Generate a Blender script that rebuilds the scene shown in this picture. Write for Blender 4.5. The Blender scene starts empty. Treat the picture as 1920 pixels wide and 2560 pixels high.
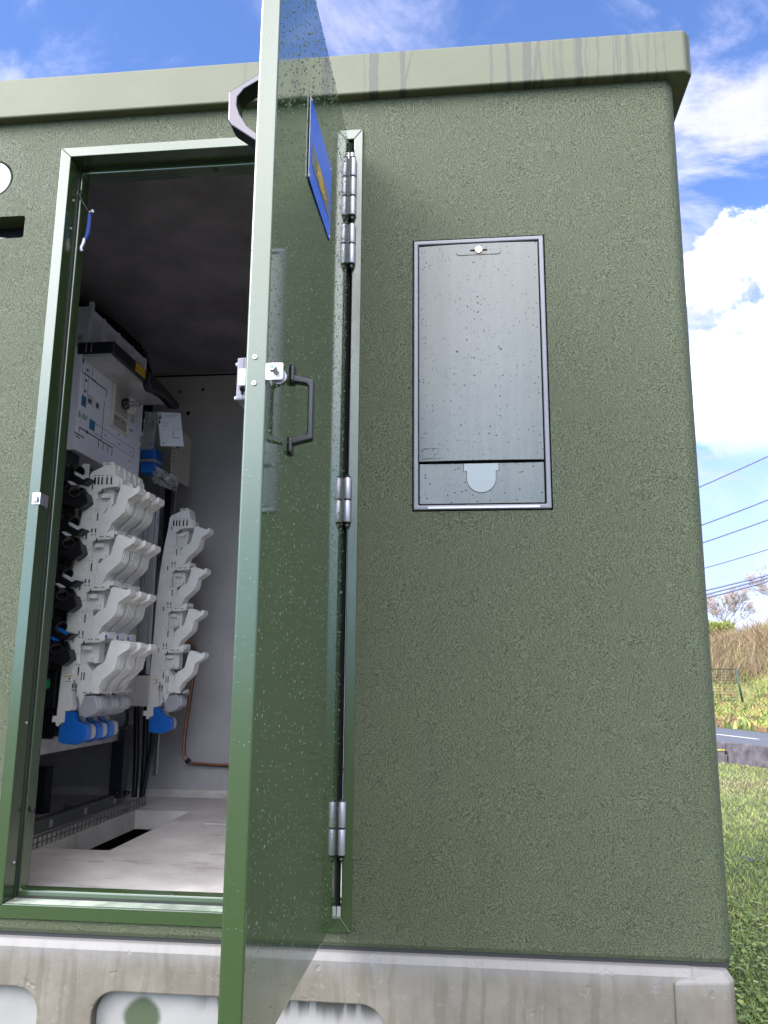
import bpy, bmesh, math, random
from math import radians as rad, sin, cos, pi
from mathutils import Vector, Matrix
random.seed(7)
S = bpy.context.scene
COL = S.collection

# ------------------------------------------------------------ camera
cam_d = bpy.data.cameras.new("camera"); cam = bpy.data.objects.new("camera", cam_d); COL.objects.link(cam)
R_ = Vector((0.99409566, 0.10820623, 0.00807631)); U_ = Vector((0.01308367, -0.19342235, 0.98102834)); F_ = Vector((-0.10771552, 0.97513035, 0.19369605))
M = Matrix((( R_.x, U_.x, -F_.x, 1.18718), (R_.y, U_.y, -F_.y, -2.03965), (R_.z, U_.z, -F_.z, 0.59317), (0, 0, 0, 1)))
cam.matrix_world = M
cam_d.sensor_fit = 'VERTICAL'; cam_d.sensor_height = 36.0; cam_d.lens = 36.0 * 2043.68 / 2560
cam_d.clip_start = 0.05; cam_d.clip_end = 2000
S.camera = cam
S.render.resolution_x = 768; S.render.resolution_y = 1024

# ------------------------------------------------------------ exposure, sun, sky
S.view_settings.view_transform = 'Standard'; S.view_settings.look = 'None'
S.view_settings.exposure = 1.62; S.view_settings.gamma = 1.0
SUN_EL, SUN_AZ = rad(38), rad(234)     # azimuth measured from +Y clockwise: behind the camera, to its left
sd = Vector((sin(SUN_AZ) * cos(SUN_EL), cos(SUN_AZ) * cos(SUN_EL), sin(SUN_EL)))
ld = bpy.data.lights.new("sun", 'SUN'); ld.energy = 1.1; ld.angle = rad(22); ld.color = (1.0, 0.95, 0.87)
lo = bpy.data.objects.new("sun", ld); COL.objects.link(lo); lo.rotation_euler = (-sd).to_track_quat('-Z', 'Y').to_euler(); lo.location = (-3, -5, 6)

W = bpy.data.worlds.new("World"); S.world = W; W.use_nodes = True
nt = W.node_tree; nt.nodes.clear(); N = nt.nodes.new; L = nt.links.new

class G:
    """small node-graph helper"""
    def __init__(s, tree): s.t = tree
    def n(s, typ, **kw):
        nd = s.t.nodes.new(typ)
        for k, v in kw.items():
            if k.startswith('i_'):
                nd.inputs[k[2:].replace('_', ' ')].default_value = v
            else: setattr(nd, k, v)
        return nd
    def l(s, a, b): s.t.links.new(a, b)
    def val(s, sock, v):
        if hasattr(v, 'is_output') or isinstance(v, bpy.types.NodeSocket): s.l(v, sock)
        else: sock.default_value = v
    def math(s, op, a, b=None, c=None, clamp=False):
        nd = s.n('ShaderNodeMath', operation=op, use_clamp=clamp); s.val(nd.inputs[0], a)
        if b is not None: s.val(nd.inputs[1], b)
        if c is not None: s.val(nd.inputs[2], c)
        return nd.outputs[0]
    def vmath(s, op, a, b=None):
        nd = s.n('ShaderNodeVectorMath', operation=op); s.val(nd.inputs[0], a)
        if b is not None: s.val(nd.inputs[1], b)
        return nd.outputs['Value'] if op in ('DOT_PRODUCT', 'LENGTH') else nd.outputs[0]
    def mr(s, v, a, b, c=0.0, d=1.0, smooth=True):
        nd = s.n('ShaderNodeMapRange', interpolation_type='SMOOTHSTEP' if smooth else 'LINEAR'); s.val(nd.inputs[0], v)
        for i, x in enumerate((a, b, c, d)): s.val(nd.inputs[1 + i], x)
        return nd.outputs[0]
    def mix(s, f, a, b, mode='MIX'):
        nd = s.n('ShaderNodeMix', data_type='RGBA', blend_type=mode); s.val(nd.inputs[0], f)
        for i, x in ((6, a), (7, b)):
            if isinstance(x, tuple) and len(x) == 3: x = (*x, 1)
            s.val(nd.inputs[i], x)
        return nd.outputs[2]
    def noise(s, vec, scale, detail=4, rough=0.5, dist=0.0, out=0):
        nd = s.n('ShaderNodeTexNoise'); nd.inputs['Scale'].default_value = scale; nd.inputs['Detail'].default_value = detail
        nd.inputs['Roughness'].default_value = rough; nd.inputs['Distortion'].default_value = dist
        if vec is not None: s.l(vec, nd.inputs['Vector'])
        return nd.outputs[out]
    def mapping(s, vec, scale=(1, 1, 1), loc=(0, 0, 0), rot=(0, 0, 0)):
        nd = s.n('ShaderNodeMapping'); nd.inputs['Scale'].default_value = scale; nd.inputs['Location'].default_value = loc; nd.inputs['Rotation'].default_value = rot
        s.l(vec, nd.inputs['Vector']); return nd.outputs[0]

g = G(nt)
tc = g.n('ShaderNodeTexCoord'); D = tc.outputs['Generated']
sep = g.n('ShaderNodeSeparateXYZ'); g.l(D, sep.inputs[0]); dx, dy, dz = sep.outputs
sky = g.n('ShaderNodeTexSky', sky_type='NISHITA'); sky.sun_disc = False; sky.sun_elevation = SUN_EL; sky.sun_rotation = SUN_AZ
sky.air_density = 1.0; sky.dust_density = 0.3; sky.ozone_density = 2.0
skyc = g.mix(1.0, sky.outputs[0], (0.066, 0.076, 0.104), 'MULTIPLY')
# planar cloud coordinates
zz = g.math('ADD', g.math('MAXIMUM', dz, 0.0), 0.16)
comb = g.n('ShaderNodeCombineXYZ'); g.l(g.math('DIVIDE', dx, zz), comb.inputs[0]); g.l(g.math('DIVIDE', dy, zz), comb.inputs[1])
P = comb.outputs[0]
n1 = g.noise(g.mapping(P, (1.0, 1.6, 1), (3.1, 1.7, 0), (0, 0, 0.5)), 1.7, 9, 0.62, 0.6)
n2 = g.noise(D, 5.5, 8, 0.6, 0.3)
def lobe(v, a, b):
    v = Vector(v).normalized(); return g.mr(g.vmath('DOT_PRODUCT', D, tuple(v)), a, b)
right = lobe((0.36, 0.80, 0.42), 0.86, 0.985)
thr = g.math('SUBTRACT', 0.60, g.math('MULTIPLY', right, 0.20))
wisp = g.mr(n1, thr, g.math('ADD', thr, 0.20))
wl = g.math('MULTIPLY', lobe((-0.43, 0.66, 0.62), 0.9915, 0.999), g.mr(n2, 0.46, 0.66))
wm = g.math('MULTIPLY', lobe((-0.10, 0.72, 0.69), 0.985, 0.9995), g.mr(n2, 0.42, 0.66))
wisp = g.math('MAXIMUM', wisp, g.math('MAXIMUM', g.math('MULTIPLY', wl, 0.75), g.math('MULTIPLY', wm, 0.6)))
low = g.mr(dz, 0.40, 0.06, 0.0, 1.0)
wisp = g.math('MAXIMUM', wisp, g.math('MULTIPLY', low, g.mr(n2, 0.3, 0.62, 0.80, 1.0)))
c1 = g.mix(g.mr(n2, 0.35, 0.65), (0.25, 0.285, 0.46), (0.39, 0.385, 0.49))
out = g.mix(g.math('MULTIPLY', wisp, 0.82), skyc, c1)
# bright cumulus low to the right
dcum = Vector((0.315, 0.885, 0.345)).normalized()
cum = g.math('ADD', g.vmath('DOT_PRODUCT', D, tuple(dcum)), g.math('MULTIPLY', g.math('SUBTRACT', g.noise(D, 7, 9, 0.62, 0.3), 0.5), 0.055))
cmask = g.math('MULTIPLY', g.mr(cum, 0.9905, 0.9955), g.mr(dz, 0.23, 0.31))
out = g.mix(cmask, out, g.mix(g.mr(g.noise(D, 12, 6, 0.6), 0.35, 0.6), (0.60, 0.60, 0.68), (0.80, 0.79, 0.82)))
# heavy bright overcast bank behind the camera (the side the soft daylight comes from)
back = g.mr(g.math('ADD', dy, g.math('MULTIPLY', g.math('SUBTRACT', n2, 0.5), 0.9)), 0.05, -0.45)
sunl = g.vmath('DOT_PRODUCT', D, tuple(sd))
bl = g.math('MULTIPLY', g.mr(sunl, 0.0, 1.0, 1.1, 3.4), g.mr(g.noise(D, 2.6, 6, 0.55, 0.4), 0.35, 0.65, 0.55, 1.25))
lowb = g.mr(dz, 0.0, 0.45, 0.42, 1.0)
bl = g.math('MULTIPLY', bl, lowb)
bc = g.mix(1.0, g.mix(g.mr(dz, 0.0, 0.5), (0.52, 0.78, 1.10), (0.97, 0.98, 1.03)), (1, 1, 1), 'MULTIPLY')
bcs = g.n('ShaderNodeVectorMath', operation='SCALE'); g.l(bc, bcs.inputs[0]); g.l(bl, bcs.inputs['Scale'])
out = g.mix(back, out, bcs.outputs[0])
bg = g.n('ShaderNodeBackground'); g.l(out, bg.inputs[0]); bg.inputs[1].default_value = 1.0
ow = g.n('ShaderNodeOutputWorld'); g.l(bg.outputs[0], ow.inputs[0])

# ------------------------------------------------------------ materials
MATS = {}
def mat(name, color, rough=0.5, metal=0.0, spec=None, ior=None, coat=0.0, var=0.0, vscale=8.0, bump=0.0, bscale=60.0, bdist=0.001, build=None, alpha=None, trans=0.0):
    m = bpy.data.materials.new(name); m.use_nodes = True; t = m.node_tree; q = G(t)
    b = t.nodes['Principled BSDF']
    b.inputs['Base Color'].default_value = (*color, 1); b.inputs['Roughness'].default_value = rough; b.inputs['Metallic'].default_value = metal
    if ior: b.inputs['IOR'].default_value = ior
    if spec is not None: b.inputs['Specular IOR Level'].default_value = spec
    if coat: b.inputs['Coat Weight'].default_value = coat; b.inputs['Coat Roughness'].default_value = 0.04; b.inputs['Coat IOR'].default_value = 1.65
    if trans: b.inputs['Transmission Weight'].default_value = trans
    if alpha is not None: b.inputs['Alpha'].default_value = alpha
    tcn = t.nodes.new('ShaderNodeTexCoord'); O = tcn.outputs['Object']
    if var:
        v = q.noise(O, vscale, 5, 0.6)
        c = q.mix(q.mr(v, 0.3, 0.7), tuple(x * (1 - var) for x in color), tuple(min(1, x * (1 + var)) for x in color)); q.l(c, b.inputs['Base Color'])
    if bump:
        bp = q.n('ShaderNodeBump'); bp.inputs['Strength'].default_value = bump; bp.inputs['Distance'].default_value = bdist
        q.l(q.noise(O, bscale, 4, 0.6), bp.inputs['Height']); q.l(bp.outputs[0], b.inputs['Normal'])
    if build: build(q, b, O)
    MATS[name] = m; return m

def droplets(q, O, scale=95, keep=0.45, size=0.26, stretch=(1, 1, 1)):
    """height + mask of rain drops"""
    v = q.n('ShaderNodeTexVoronoi', feature='F1'); v.inputs['Scale'].default_value = scale; q.l(q.mapping(O, stretch), v.inputs['Vector'])
    r = q.n('ShaderNodeSeparateColor'); q.l(v.outputs['Color'], r.inputs[0])
    on = q.math('GREATER_THAN', r.outputs[0], keep)
    rad_ = q.mr(r.outputs[1], 0, 1, size * 0.45, size, False)
    h = q.mr(v.outputs['Distance'], rad_, 0.0)
    h = q.math('MULTIPLY', h, on)
    return h

def b_stucco(q, b, O):
    # cavities of roughcast render + gentle weather variation
    w = q.noise(O, 30, 3, 0.6, 0, 1)
    ww = q.vmath('ADD', O, q.vmath('MULTIPLY', w, (0.006, 0.006, 0.006)))
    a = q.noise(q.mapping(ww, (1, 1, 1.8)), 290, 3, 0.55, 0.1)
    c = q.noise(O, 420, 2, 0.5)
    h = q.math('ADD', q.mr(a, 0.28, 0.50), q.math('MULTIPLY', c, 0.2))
    bp = q.n('ShaderNodeBump'); bp.inputs['Strength'].default_value = 1.0; bp.inputs['Distance'].default_value = 0.0034
    q.l(h, bp.inputs['Height']); q.l(bp.outputs[0], b.inputs['Normal'])
    big = q.noise(q.mapping(O, (1, 1, 0.6)), 2.2, 5, 0.6)
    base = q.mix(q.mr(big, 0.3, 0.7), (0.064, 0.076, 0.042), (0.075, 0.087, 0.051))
    base = q.mix(q.mr(a, 0.32, 0.50, 0.45, 0.0), base, (0.026, 0.034, 0.017))      # shade of the pits painted into the colour
    st = q.noise(q.mapping(O, (14, 14, 0.7)), 1.5, 4, 0.6)
    base = q.mix(q.mr(st, 0.55, 0.75, 0.0, 0.35), base, (0.050, 0.060, 0.042))
    q.l(base, b.inputs['Base Color']); q.l(q.mr(big, 0.3, 0.7, 0.5, 0.7), b.inputs['Roughness'])
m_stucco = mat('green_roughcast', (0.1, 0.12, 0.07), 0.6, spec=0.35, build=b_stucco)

STREAKS = [(.926, .0130, 1.0, 0), (.900, .0022, .5, 0), (1.008, .0075, 1.0, 0), (1.022, .0028, .9, -.22), (1.255, .0045, .8, 0), (1.301, .0058, .95, .03), (1.353, .0115, 1.0, 0), (1.378, .0055, .9, -.10), (1.388, .0045, .9, .08), (1.426, .0026, .65, 0), (1.445, .0026, .7, 0), (1.451, .0018, .6, 0), (1.496, .0088, 1.0, 0), (1.544, .0026, .65, 0), (1.588, .0022, .8, 0), (1.597, .0022, .8, 0), (1.627, .0030, .95, 0), (1.655, .0018, .6, .04), (1.676, .0018, .6, 0), (1.700, .0022, .7, 0), (1.724, .0018, .6, 0), (.55, .005, .4, 0), (-.2, .004, .4, 0)]
def b_fascia(q, b, O):
    big = q.noise(O, 3.0, 5, 0.6)
    base = q.mix(q.mr(big, 0.3, 0.7), (0.084, 0.089, 0.053), (0.098, 0.102, 0.064))
    wv = q.noise(O, 22, 3, 0.5, 0, 1)
    Ow = q.vmath('ADD', O, q.vmath('MULTIPLY', q.vmath('SUBTRACT', wv, (0.5, 0.5, 0.5)), (0.012, 0, 0)))
    sp = q.n('ShaderNodeSeparateXYZ'); q.l(O, sp.inputs[0])
    sw = q.n('ShaderNodeSeparateXYZ'); q.l(Ow, sw.inputs[0])
    fine = q.noise(q.mapping(Ow, (60, 0.0, 2.0)), 1.0, 3, 0.5)
    wet = q.math('MULTIPLY', q.mr(fine, 0.56, 0.60), q.math('MULTIPLY', q.mr(sp.outputs[0], 1.30, 1.5), 0.6))
    edge = q.math('MULTIPLY', q.math('SUBTRACT', q.noise(q.mapping(O, (90, 0, 14)), 1.0, 3, 0.5), 0.5), 0.010)
    for x0, w, a, tilt in STREAKS:
        dxs = q.math('ABSOLUTE', q.math('ADD', q.math('SUBTRACT', sw.outputs[0], x0), q.math('MULTIPLY', q.math('SUBTRACT', sp.outputs[2], 2.26), tilt)))
        wet = q.math('MAXIMUM', wet, q.mr(q.math('ADD', dxs, edge), w + .0015, w - .0015, 0, a))
    base = q.mix(q.math('MULTIPLY', wet, 0.9), base, (0.036, 0.036, 0.026))
    q.l(base, b.inputs['Base Color']); q.l(q.mr(wet, 0, 1, 0.6, 0.5), b.inputs['Roughness'])
    bp = q.n('ShaderNodeBump'); bp.inputs['Strength'].default_value = 0.35; bp.inputs['Distance'].default_value = 0.002
    q.l(q.math('ADD', q.noise(O, 40, 5, 0.6), q.math('MULTIPLY', wet, 0.1)), bp.inputs['Height']); q.l(bp.outputs[0], b.inputs['Normal'])
m_fascia = mat('painted_roof_concrete', (0.25, 0.26, 0.18), 0.55, build=b_fascia)

def b_door(q, b, O):
    h = droplets(q, O, 130, 0.50, 0.34, (1, 1, 0.75)); h2 = droplets(q, O, 300, 0.6, 0.36)
    hh = q.math('ADD', h, q.math('MULTIPLY', h2, 0.45))
    orange = q.noise(O, 520, 2, 0.5)
    hh2 = q.math('ADD', hh, q.math('MULTIPLY', orange, 0.012))
    bp = q.n('ShaderNodeBump'); bp.inputs['Strength'].default_value = 0.8; bp.inputs['Distance'].default_value = 0.0022
    q.l(hh2, bp.inputs['Height']); q.l(bp.outputs[0], b.inputs['Normal'])
    v = q.noise(O, 3.5, 4, 0.6)
    base = q.mix(q.mr(v, 0.3, 0.7), (0.034, 0.066, 0.023), (0.043, 0.077, 0.029))
    base = q.mix(q.math('MULTIPLY', q.mr(hh, 0.05, 0.35), 0.5), base, (0.20, 0.25, 0.17))  # drop specks painted paler, standing in for refracted light
    q.l(base, b.inputs['Base Color']); q.l(bp.outputs[0], b.inputs['Coat Normal'])
m_door = mat('wet_gloss_green', (0.035, 0.066, 0.026), 0.09, ior=1.5, coat=1.0, build=b_door)

def b_frame(q, b, O):
    h = droplets(q, O, 150, 0.60, 0.30)
    bp = q.n('ShaderNodeBump'); bp.inputs['Strength'].default_value = 0.5; bp.inputs['Distance'].default_value = 0.0010
    q.l(q.math('ADD', h, q.math('MULTIPLY', q.noise(O, 30, 3, 0.5), 0.15)), bp.inputs['Height']); q.l(bp.outputs[0], b.inputs['Normal'])
m_frame = mat('wet_green_metal', (0.024, 0.044, 0.015), 0.20, ior=1.78, build=b_frame)

def b_conc(q, b, O):
    a = q.noise(O, 5, 6, 0.65); f = q.noise(O, 60, 4, 0.6)
    base = q.mix(q.mr(a, 0.3, 0.7), (0.104, 0.088, 0.070), (0.160, 0.140, 0.118))
    wv = q.noise(O, 12, 3, 0.5, 0, 1)
    Ow = q.vmath('ADD', O, q.vmath('MULTIPLY', q.vmath('SUBTRACT', wv, (0.5, 0.5, 0.5)), (0.03, 0, 0)))
    st = q.noise(q.mapping(Ow, (24, 3, 0.9)), 1.0, 5, 0.6)
    base = q.mix(q.mr(st, 0.50, 0.60, 0.0, 0.42), base, (0.078, 0.064, 0.047))
    st2 = q.noise(q.mapping(Ow, (34, 3, 1.4), (5, 5, 5)), 1.0, 5, 0.6)
    sp = q.n('ShaderNodeSeparateXYZ'); q.l(O, sp.inputs[0])
    edge = q.mr(q.math('ADD', sp.outputs[2], q.math('MULTIPLY', st2, 0.10)), -0.05, 0.01)
    base = q.mix(q.math('MULTIPLY', edge, 0.75), base, (0.175, 0.168, 0.172))          # lime bloom running off the top edge
    base = q.mix(q.mr(f, 0.6, 0.75, 0.0, 0.35), base, (0.22, 0.205, 0.19))
    q.l(base, b.inputs['Base Color'])
    bp = q.n('ShaderNodeBump'); bp.inputs['Strength'].default_value = 0.4; bp.inputs['Distance'].default_value = 0.002
    q.l(q.math('ADD', f, q.mr(q.noise(O, 24, 2, 0.5), 0.66, 0.72, 0, -1.5)), bp.inputs['Height']); q.l(bp.outputs[0], b.inputs['Normal'])
m_base = mat('weathered_concrete', (0.3, 0.27, 0.23), 0.6, build=b_conc)

def b_niche(q, b, O):
    a = q.noise(O, 4, 5, 0.6)
    base = q.mix(q.mr(a, 0.3, 0.7), (0.195, 0.185, 0.180), (0.25, 0.24, 0.235))
    r = q.n('ShaderNodeVectorMath', operation='DISTANCE'); q.l(O, r.inputs[0]); r.inputs[1].default_value = (0.398, 0.0, -0.205)
    rr = q.math('ADD', r.outputs['Value'], q.math('MULTIPLY', q.math('SUBTRACT', q.noise(O, 18, 3, 0.5), 0.5), 0.012))
    base = q.mix(q.mr(rr, 0.036, 0.052, 1.0, 0.0), base, (0.040, 0.056, 0.028))       # round blotch of sprayed green paint
    sp = q.n('ShaderNodeSeparateXYZ'); q.l(O, sp.inputs[0])
    dr = q.noise(q.mapping(O, (16, 1, 0.6)), 1.0, 3, 0.6)
    dm = q.math('MULTIPLY', q.mr(dr, 0.47, 0.50), q.mr(q.math('ADD', sp.outputs[2], q.math('MULTIPLY', dr, 0.12)), -0.13, -0.09))
    base = q.mix(q.math('MULTIPLY', dm, q.mr(sp.outputs[0], 0.5, 0.6)), base, (0.07, 0.062, 0.055))
    q.l(base, b.inputs['Base Color'])
m_niche = mat('pale_recess_concrete', (0.6, 0.58, 0.58), 0.6, build=b_niche)

def b_floor(q, b, O):
    a = q.noise(O, 3.0, 6, 0.65); f = q.noise(O, 30, 5, 0.6)
    base = q.mix(q.mr(a, 0.3, 0.7), (0.44, 0.40, 0.385), (0.66, 0.62, 0.60))
    base = q.mix(q.mr(f, 0.58, 0.72, 0, 0.5), base, (0.68, 0.65, 0.64))
    base = q.mix(q.mr(q.noise(q.mapping(O, (4, 9, 1), (4.2, 0, 0)), 1.0, 4, 0.6), 0.58, 0.66, 0, 0.7), base, (0.34, 0.29, 0.26))
    q.l(base, b.inputs['Base Color']); q.l(q.mr(a, 0.3, 0.7, 0.45, 0.75), b.inputs['Roughness'])
    bp = q.n('ShaderNodeBump'); bp.inputs['Strength'].default_value = 0.25; bp.inputs['Distance'].default_value = 0.002; q.l(f, bp.inputs['Height']); q.l(bp.outputs[0], b.inputs['Normal'])
m_floor = mat('floor_concrete', (0.45, 0.42, 0.41), 0.6, build=b_floor)
def b_wallin(q, b, O):
    a = q.noise(O, 2.2, 6, 0.65); f = q.noise(O, 26, 5, 0.6)
    base = q.mix(q.mr(a, 0.3, 0.7), (0.32, 0.31, 0.325), (0.42, 0.40, 0.415))
    base = q.mix(q.mr(f, 0.62, 0.75, 0, 0.4), base, (0.20, 0.19, 0.19))
    q.l(base, b.inputs['Base Color'])
m_wallin = mat('interior_concrete', (0.36, 0.34, 0.37), 0.7, bump=0.2, bscale=30, bdist=0.003, build=b_wallin)
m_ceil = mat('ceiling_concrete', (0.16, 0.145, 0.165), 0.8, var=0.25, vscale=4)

m_white = mat('white_plastic', (0.86, 0.84, 0.845), 0.38, var=0.03, vscale=20)
m_cover = mat('cover_plastic', (0.80, 0.78, 0.92), 0.30, var=0.02)
m_grey = mat('grey_plastic', (0.40, 0.40, 0.45), 0.4, var=0.04, vscale=20)
m_lgrey = mat('light_grey_plastic', (0.52, 0.50, 0.50), 0.4, var=0.04)
m_blue = mat('blue_plastic', (0.012, 0.15, 0.62), 0.35, var=0.06, vscale=20)
m_black = mat('black_plastic', (0.012, 0.012, 0.016), 0.38, var=0.1)
m_blackm = mat('black_matt', (0.006, 0.006, 0.008), 0.85, spec=0.1)
m_dark = mat('dark_mark', (0.035, 0.03, 0.035), 0.6)
m_ink = mat('printed_black', (0.02, 0.02, 0.045), 0.5)
m_green = mat('printed_green', (0.03, 0.32, 0.14), 0.5)
m_sgreen = mat('green_sticker', (0.04, 0.42, 0.15), 0.45)
m_sblue = mat('printed_blue', (0.02, 0.16, 0.36), 0.5)
m_yel = mat('yellow_plastic', (0.66, 0.42, 0.03), 0.45, var=0.08, vscale=60)
m_amber = mat('amber_plastic', (0.62, 0.36, 0.10), 0.4)
m_paper = mat('paper', (0.70, 0.68, 0.78), 0.6)
m_beige = mat('beige_plastic', (0.40, 0.38, 0.34), 0.25, var=0.05)
m_cream = mat('cream_plastic', (0.66, 0.62, 0.56), 0.4)
m_alu = mat('aluminium', (0.62, 0.61, 0.66), 0.30, metal=0.9, bump=0.05, bscale=200, var=0.06)
m_hinge = mat('satin_hinge_steel', (0.36, 0.35, 0.40), 0.36, metal=0.55, var=0.05, vscale=30, bump=0.03, bscale=200)
m_steel = mat('stainless_steel', (0.085, 0.08, 0.09), 0.22, metal=1.0, bump=0.04, bscale=80)
m_zinc = mat('galvanised_steel', (0.55, 0.54, 0.55), 0.42, metal=0.7, var=0.15, vscale=20)
m_dsteel = mat('dark_steel', (0.14, 0.145, 0.15), 0.45, metal=0.5, var=0.1)
m_navy = mat('dark_navy_paint', (0.015, 0.016, 0.030), 0.45)
m_copper = mat('copper', (0.48, 0.20, 0.12), 0.32, metal=0.85, var=0.15, vscale=30)
m_brass = mat('brass', (0.72, 0.50, 0.36), 0.25, metal=0.9)
m_rubber = mat('rubber', (0.012, 0.013, 0.014), 0.6)
def b_clear(q, b, O):
    pass
m_clear = mat('clear_plastic', (0.75, 0.75, 0.76), 0.06, ior=1.45, trans=0.9)
m_film = mat('clear_film', (0.8, 0.8, 0.82), 0.1, ior=1.4, trans=0.85, bump=1.0, bscale=35, bdist=0.01)
m_signblue = mat('sign_blue', (0.015, 0.12, 0.72), 0.20, ior=1.35, bump=0.35, bscale=240, bdist=0.0006, var=0.12, vscale=60)
m_signgrey = mat('sign_grey', (0.16, 0.15, 0.17), 0.3, ior=1.35, var=0.5, vscale=220)
def b_signy(q, b, O):
    v = q.n('ShaderNodeTexVoronoi', feature='DISTANCE_TO_EDGE'); v.inputs['Scale'].default_value = 90; q.l(O, v.inputs['Vector'])
    q.l(q.mix(q.mr(v.outputs['Distance'], 0.06, 0.14), (0.10, 0.08, 0.04), (0.72, 0.46, 0.07)), b.inputs['Base Color'])
m_signy = mat('sign_yellow', (0.7, 0.5, 0.05), 0.3, ior=1.35, build=b_signy)
m_whitep = mat('white_paint', (0.45, 0.44, 0.47), 0.5, var=0.05, vscale=60)
def b_cab(q, b, O):
    h = droplets(q, O, 110, 0.52, 0.30, (1, 1, 0.9)); h2 = droplets(q, O, 240, 0.6, 0.3)
    hh = q.math('ADD', h, q.math('MULTIPLY', h2, 0.4))
    bp = q.n('ShaderNodeBump'); bp.inputs['Strength'].default_value = 0.8; bp.inputs['Distance'].default_value = 0.0016
    st = q.noise(q.mapping(O, (30, 1, 0.8)), 1.0, 4, 0.6)
    q.l(q.math('ADD', hh, q.math('MULTIPLY', q.noise(O, 5, 3, 0.5), 1.1)), bp.inputs['Height']); q.l(bp.outputs[0], b.inputs['Normal'])
    base = q.mix(q.mr(st, 0.35, 0.7), (0.056, 0.064, 0.062), (0.082, 0.090, 0.089))
    base = q.mix(q.math('MULTIPLY', q.mr(hh, 0.05, 0.5), 0.6), base, (0.03, 0.034, 0.036))
    q.l(base, b.inputs['Base Color']); q.l(q.mr(st, 0.3, 0.7, 0.15, 0.24), b.inputs['Roughness'])
m_cab = mat('wet_grey_polyester', (0.18, 0.18, 0.2), 0.22, ior=1.52, build=b_cab)
m_cabf = mat('grey_polyester_frame', (0.117, 0.121, 0.148), 0.30, ior=1.5, var=0.08, bump=0.2, bscale=60)
m_disc = mat('white_disc', (0.484, 0.484, 0.499), 0.35, var=0.12, vscale=14, bump=0.3, bscale=40)

def b_ground(q, b, O):
    a = q.noise(O, 0.9, 5, 0.6); f = q.noise(O, 22, 5, 0.65)
    base = q.mix(q.mr(a, 0.35, 0.65), (0.05, 0.065, 0.022), (0.085, 0.085, 0.035))
    base = q.mix(q.mr(f, 0.45, 0.7, 0, 0.7), base, (0.085, 0.055, 0.03))
    q.l(base, b.inputs['Base Color'])
m_ground = mat('lawn_soil', (0.1, 0.1, 0.04), 0.9, bump=0.5, bscale=14, bdist=0.03, build=b_ground)
m_bank = mat('bank_soil', (0.13, 0.13, 0.045), 0.9, var=0.45, vscale=0.8, bump=0.5, bscale=3, bdist=0.1)
m_road = mat('asphalt', (0.086, 0.090, 0.109), 0.75, var=0.12, vscale=2, bump=0.3, bscale=60, bdist=0.01)
m_paint = mat('road_paint', (0.484, 0.484, 0.499), 0.6)
m_kerbw = mat('dark_stained_concrete', (0.086, 0.074, 0.082), 0.8, var=0.45, vscale=7, bump=0.4, bscale=20, bdist=0.01)
m_moss = mat('yellow_moss', (0.30, 0.26, 0.05), 0.9, var=0.3, vscale=30)
gm = [mat('grass_a', (0.165, 0.225, 0.05), 0.6), mat('grass_b', (0.235, 0.27, 0.075), 0.6), mat('grass_c', (0.34, 0.29, 0.14), 0.7), mat('grass_d', (0.11, 0.16, 0.04), 0.6), mat('grass_e', (0.14, 0.095, 0.055), 0.8)]
km = [mat('bank_a', (0.195, 0.226, 0.047), 0.7), mat('bank_b', (0.125, 0.187, 0.043), 0.7), mat('bank_c', (0.312, 0.242, 0.078), 0.8), mat('bank_d', (0.211, 0.125, 0.070), 0.8)]
sm = [mat('scrub_a', (0.250, 0.165, 0.105), 0.9), mat('scrub_b', (0.33, 0.24, 0.15), 0.9), mat('scrub_c', (0.16, 0.115, 0.075), 0.9), mat('scrub_d', (0.27, 0.24, 0.10), 0.9)]
ym = [mat('hedge_a', (0.234, 0.257, 0.039), 0.8), mat('hedge_b', (0.133, 0.179, 0.039), 0.8), mat('hedge_c', (0.328, 0.296, 0.062), 0.8)]
m_twig = mat('bare_twig', (0.36, 0.29, 0.25), 0.9)
m_bark = mat('bark', (0.24, 0.17, 0.14), 0.9)
m_fpost = mat('green_post_paint', (0.010, 0.045, 0.028), 0.5)
m_wire = mat('wire_sheath', (0.11, 0.12, 0.20), 0.6)

m_drop = mat('rain_drop_on_green', (0.11, 0.15, 0.09), 0.05, ior=1.5)  # pale base colour imitates sky light refracted by the drops
# ------------------------------------------------------------ mesh helpers
def link(name, bm, m, parent=None, bevel=0.0, seg=2, smooth=False):
    bmesh.ops.recalc_face_normals(bm, faces=bm.faces[:])
    me = bpy.data.meshes.new(name); bm.to_mesh(me); bm.free()
    for x in (m if isinstance(m, (list, tuple)) else [m]): me.materials.append(x)
    o = bpy.data.objects.new(name, me); COL.objects.link(o)
    if parent:
        o.parent = parent
        if parent.parent is None and parent.type == 'EMPTY' and parent.get('category'): o.matrix_parent_inverse = Matrix.Translation(parent.location).inverted()
    if smooth:
        for p_ in me.polygons: p_.use_smooth = True
    if bevel:
        md = o.modifiers.new('bevel', 'BEVEL'); md.width = bevel; md.segments = seg; md.limit_method = 'ANGLE'; md.angle_limit = rad(40)
        md.harden_normals = False
    return o
def box(bm, x0, x1, y0, y1, z0, z1, mi=0):
    v = [bm.verts.new((x, y, z)) for z in (z0, z1) for y in (y0, y1) for x in (x0, x1)]
    for f in ((0, 1, 3, 2), (4, 6, 7, 5), (0, 4, 5, 1), (2, 3, 7, 6), (0, 2, 6, 4), (1, 5, 7, 3)):
        fc = bm.faces.new([v[i] for i in f]); fc.material_index = mi
    return v
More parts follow.
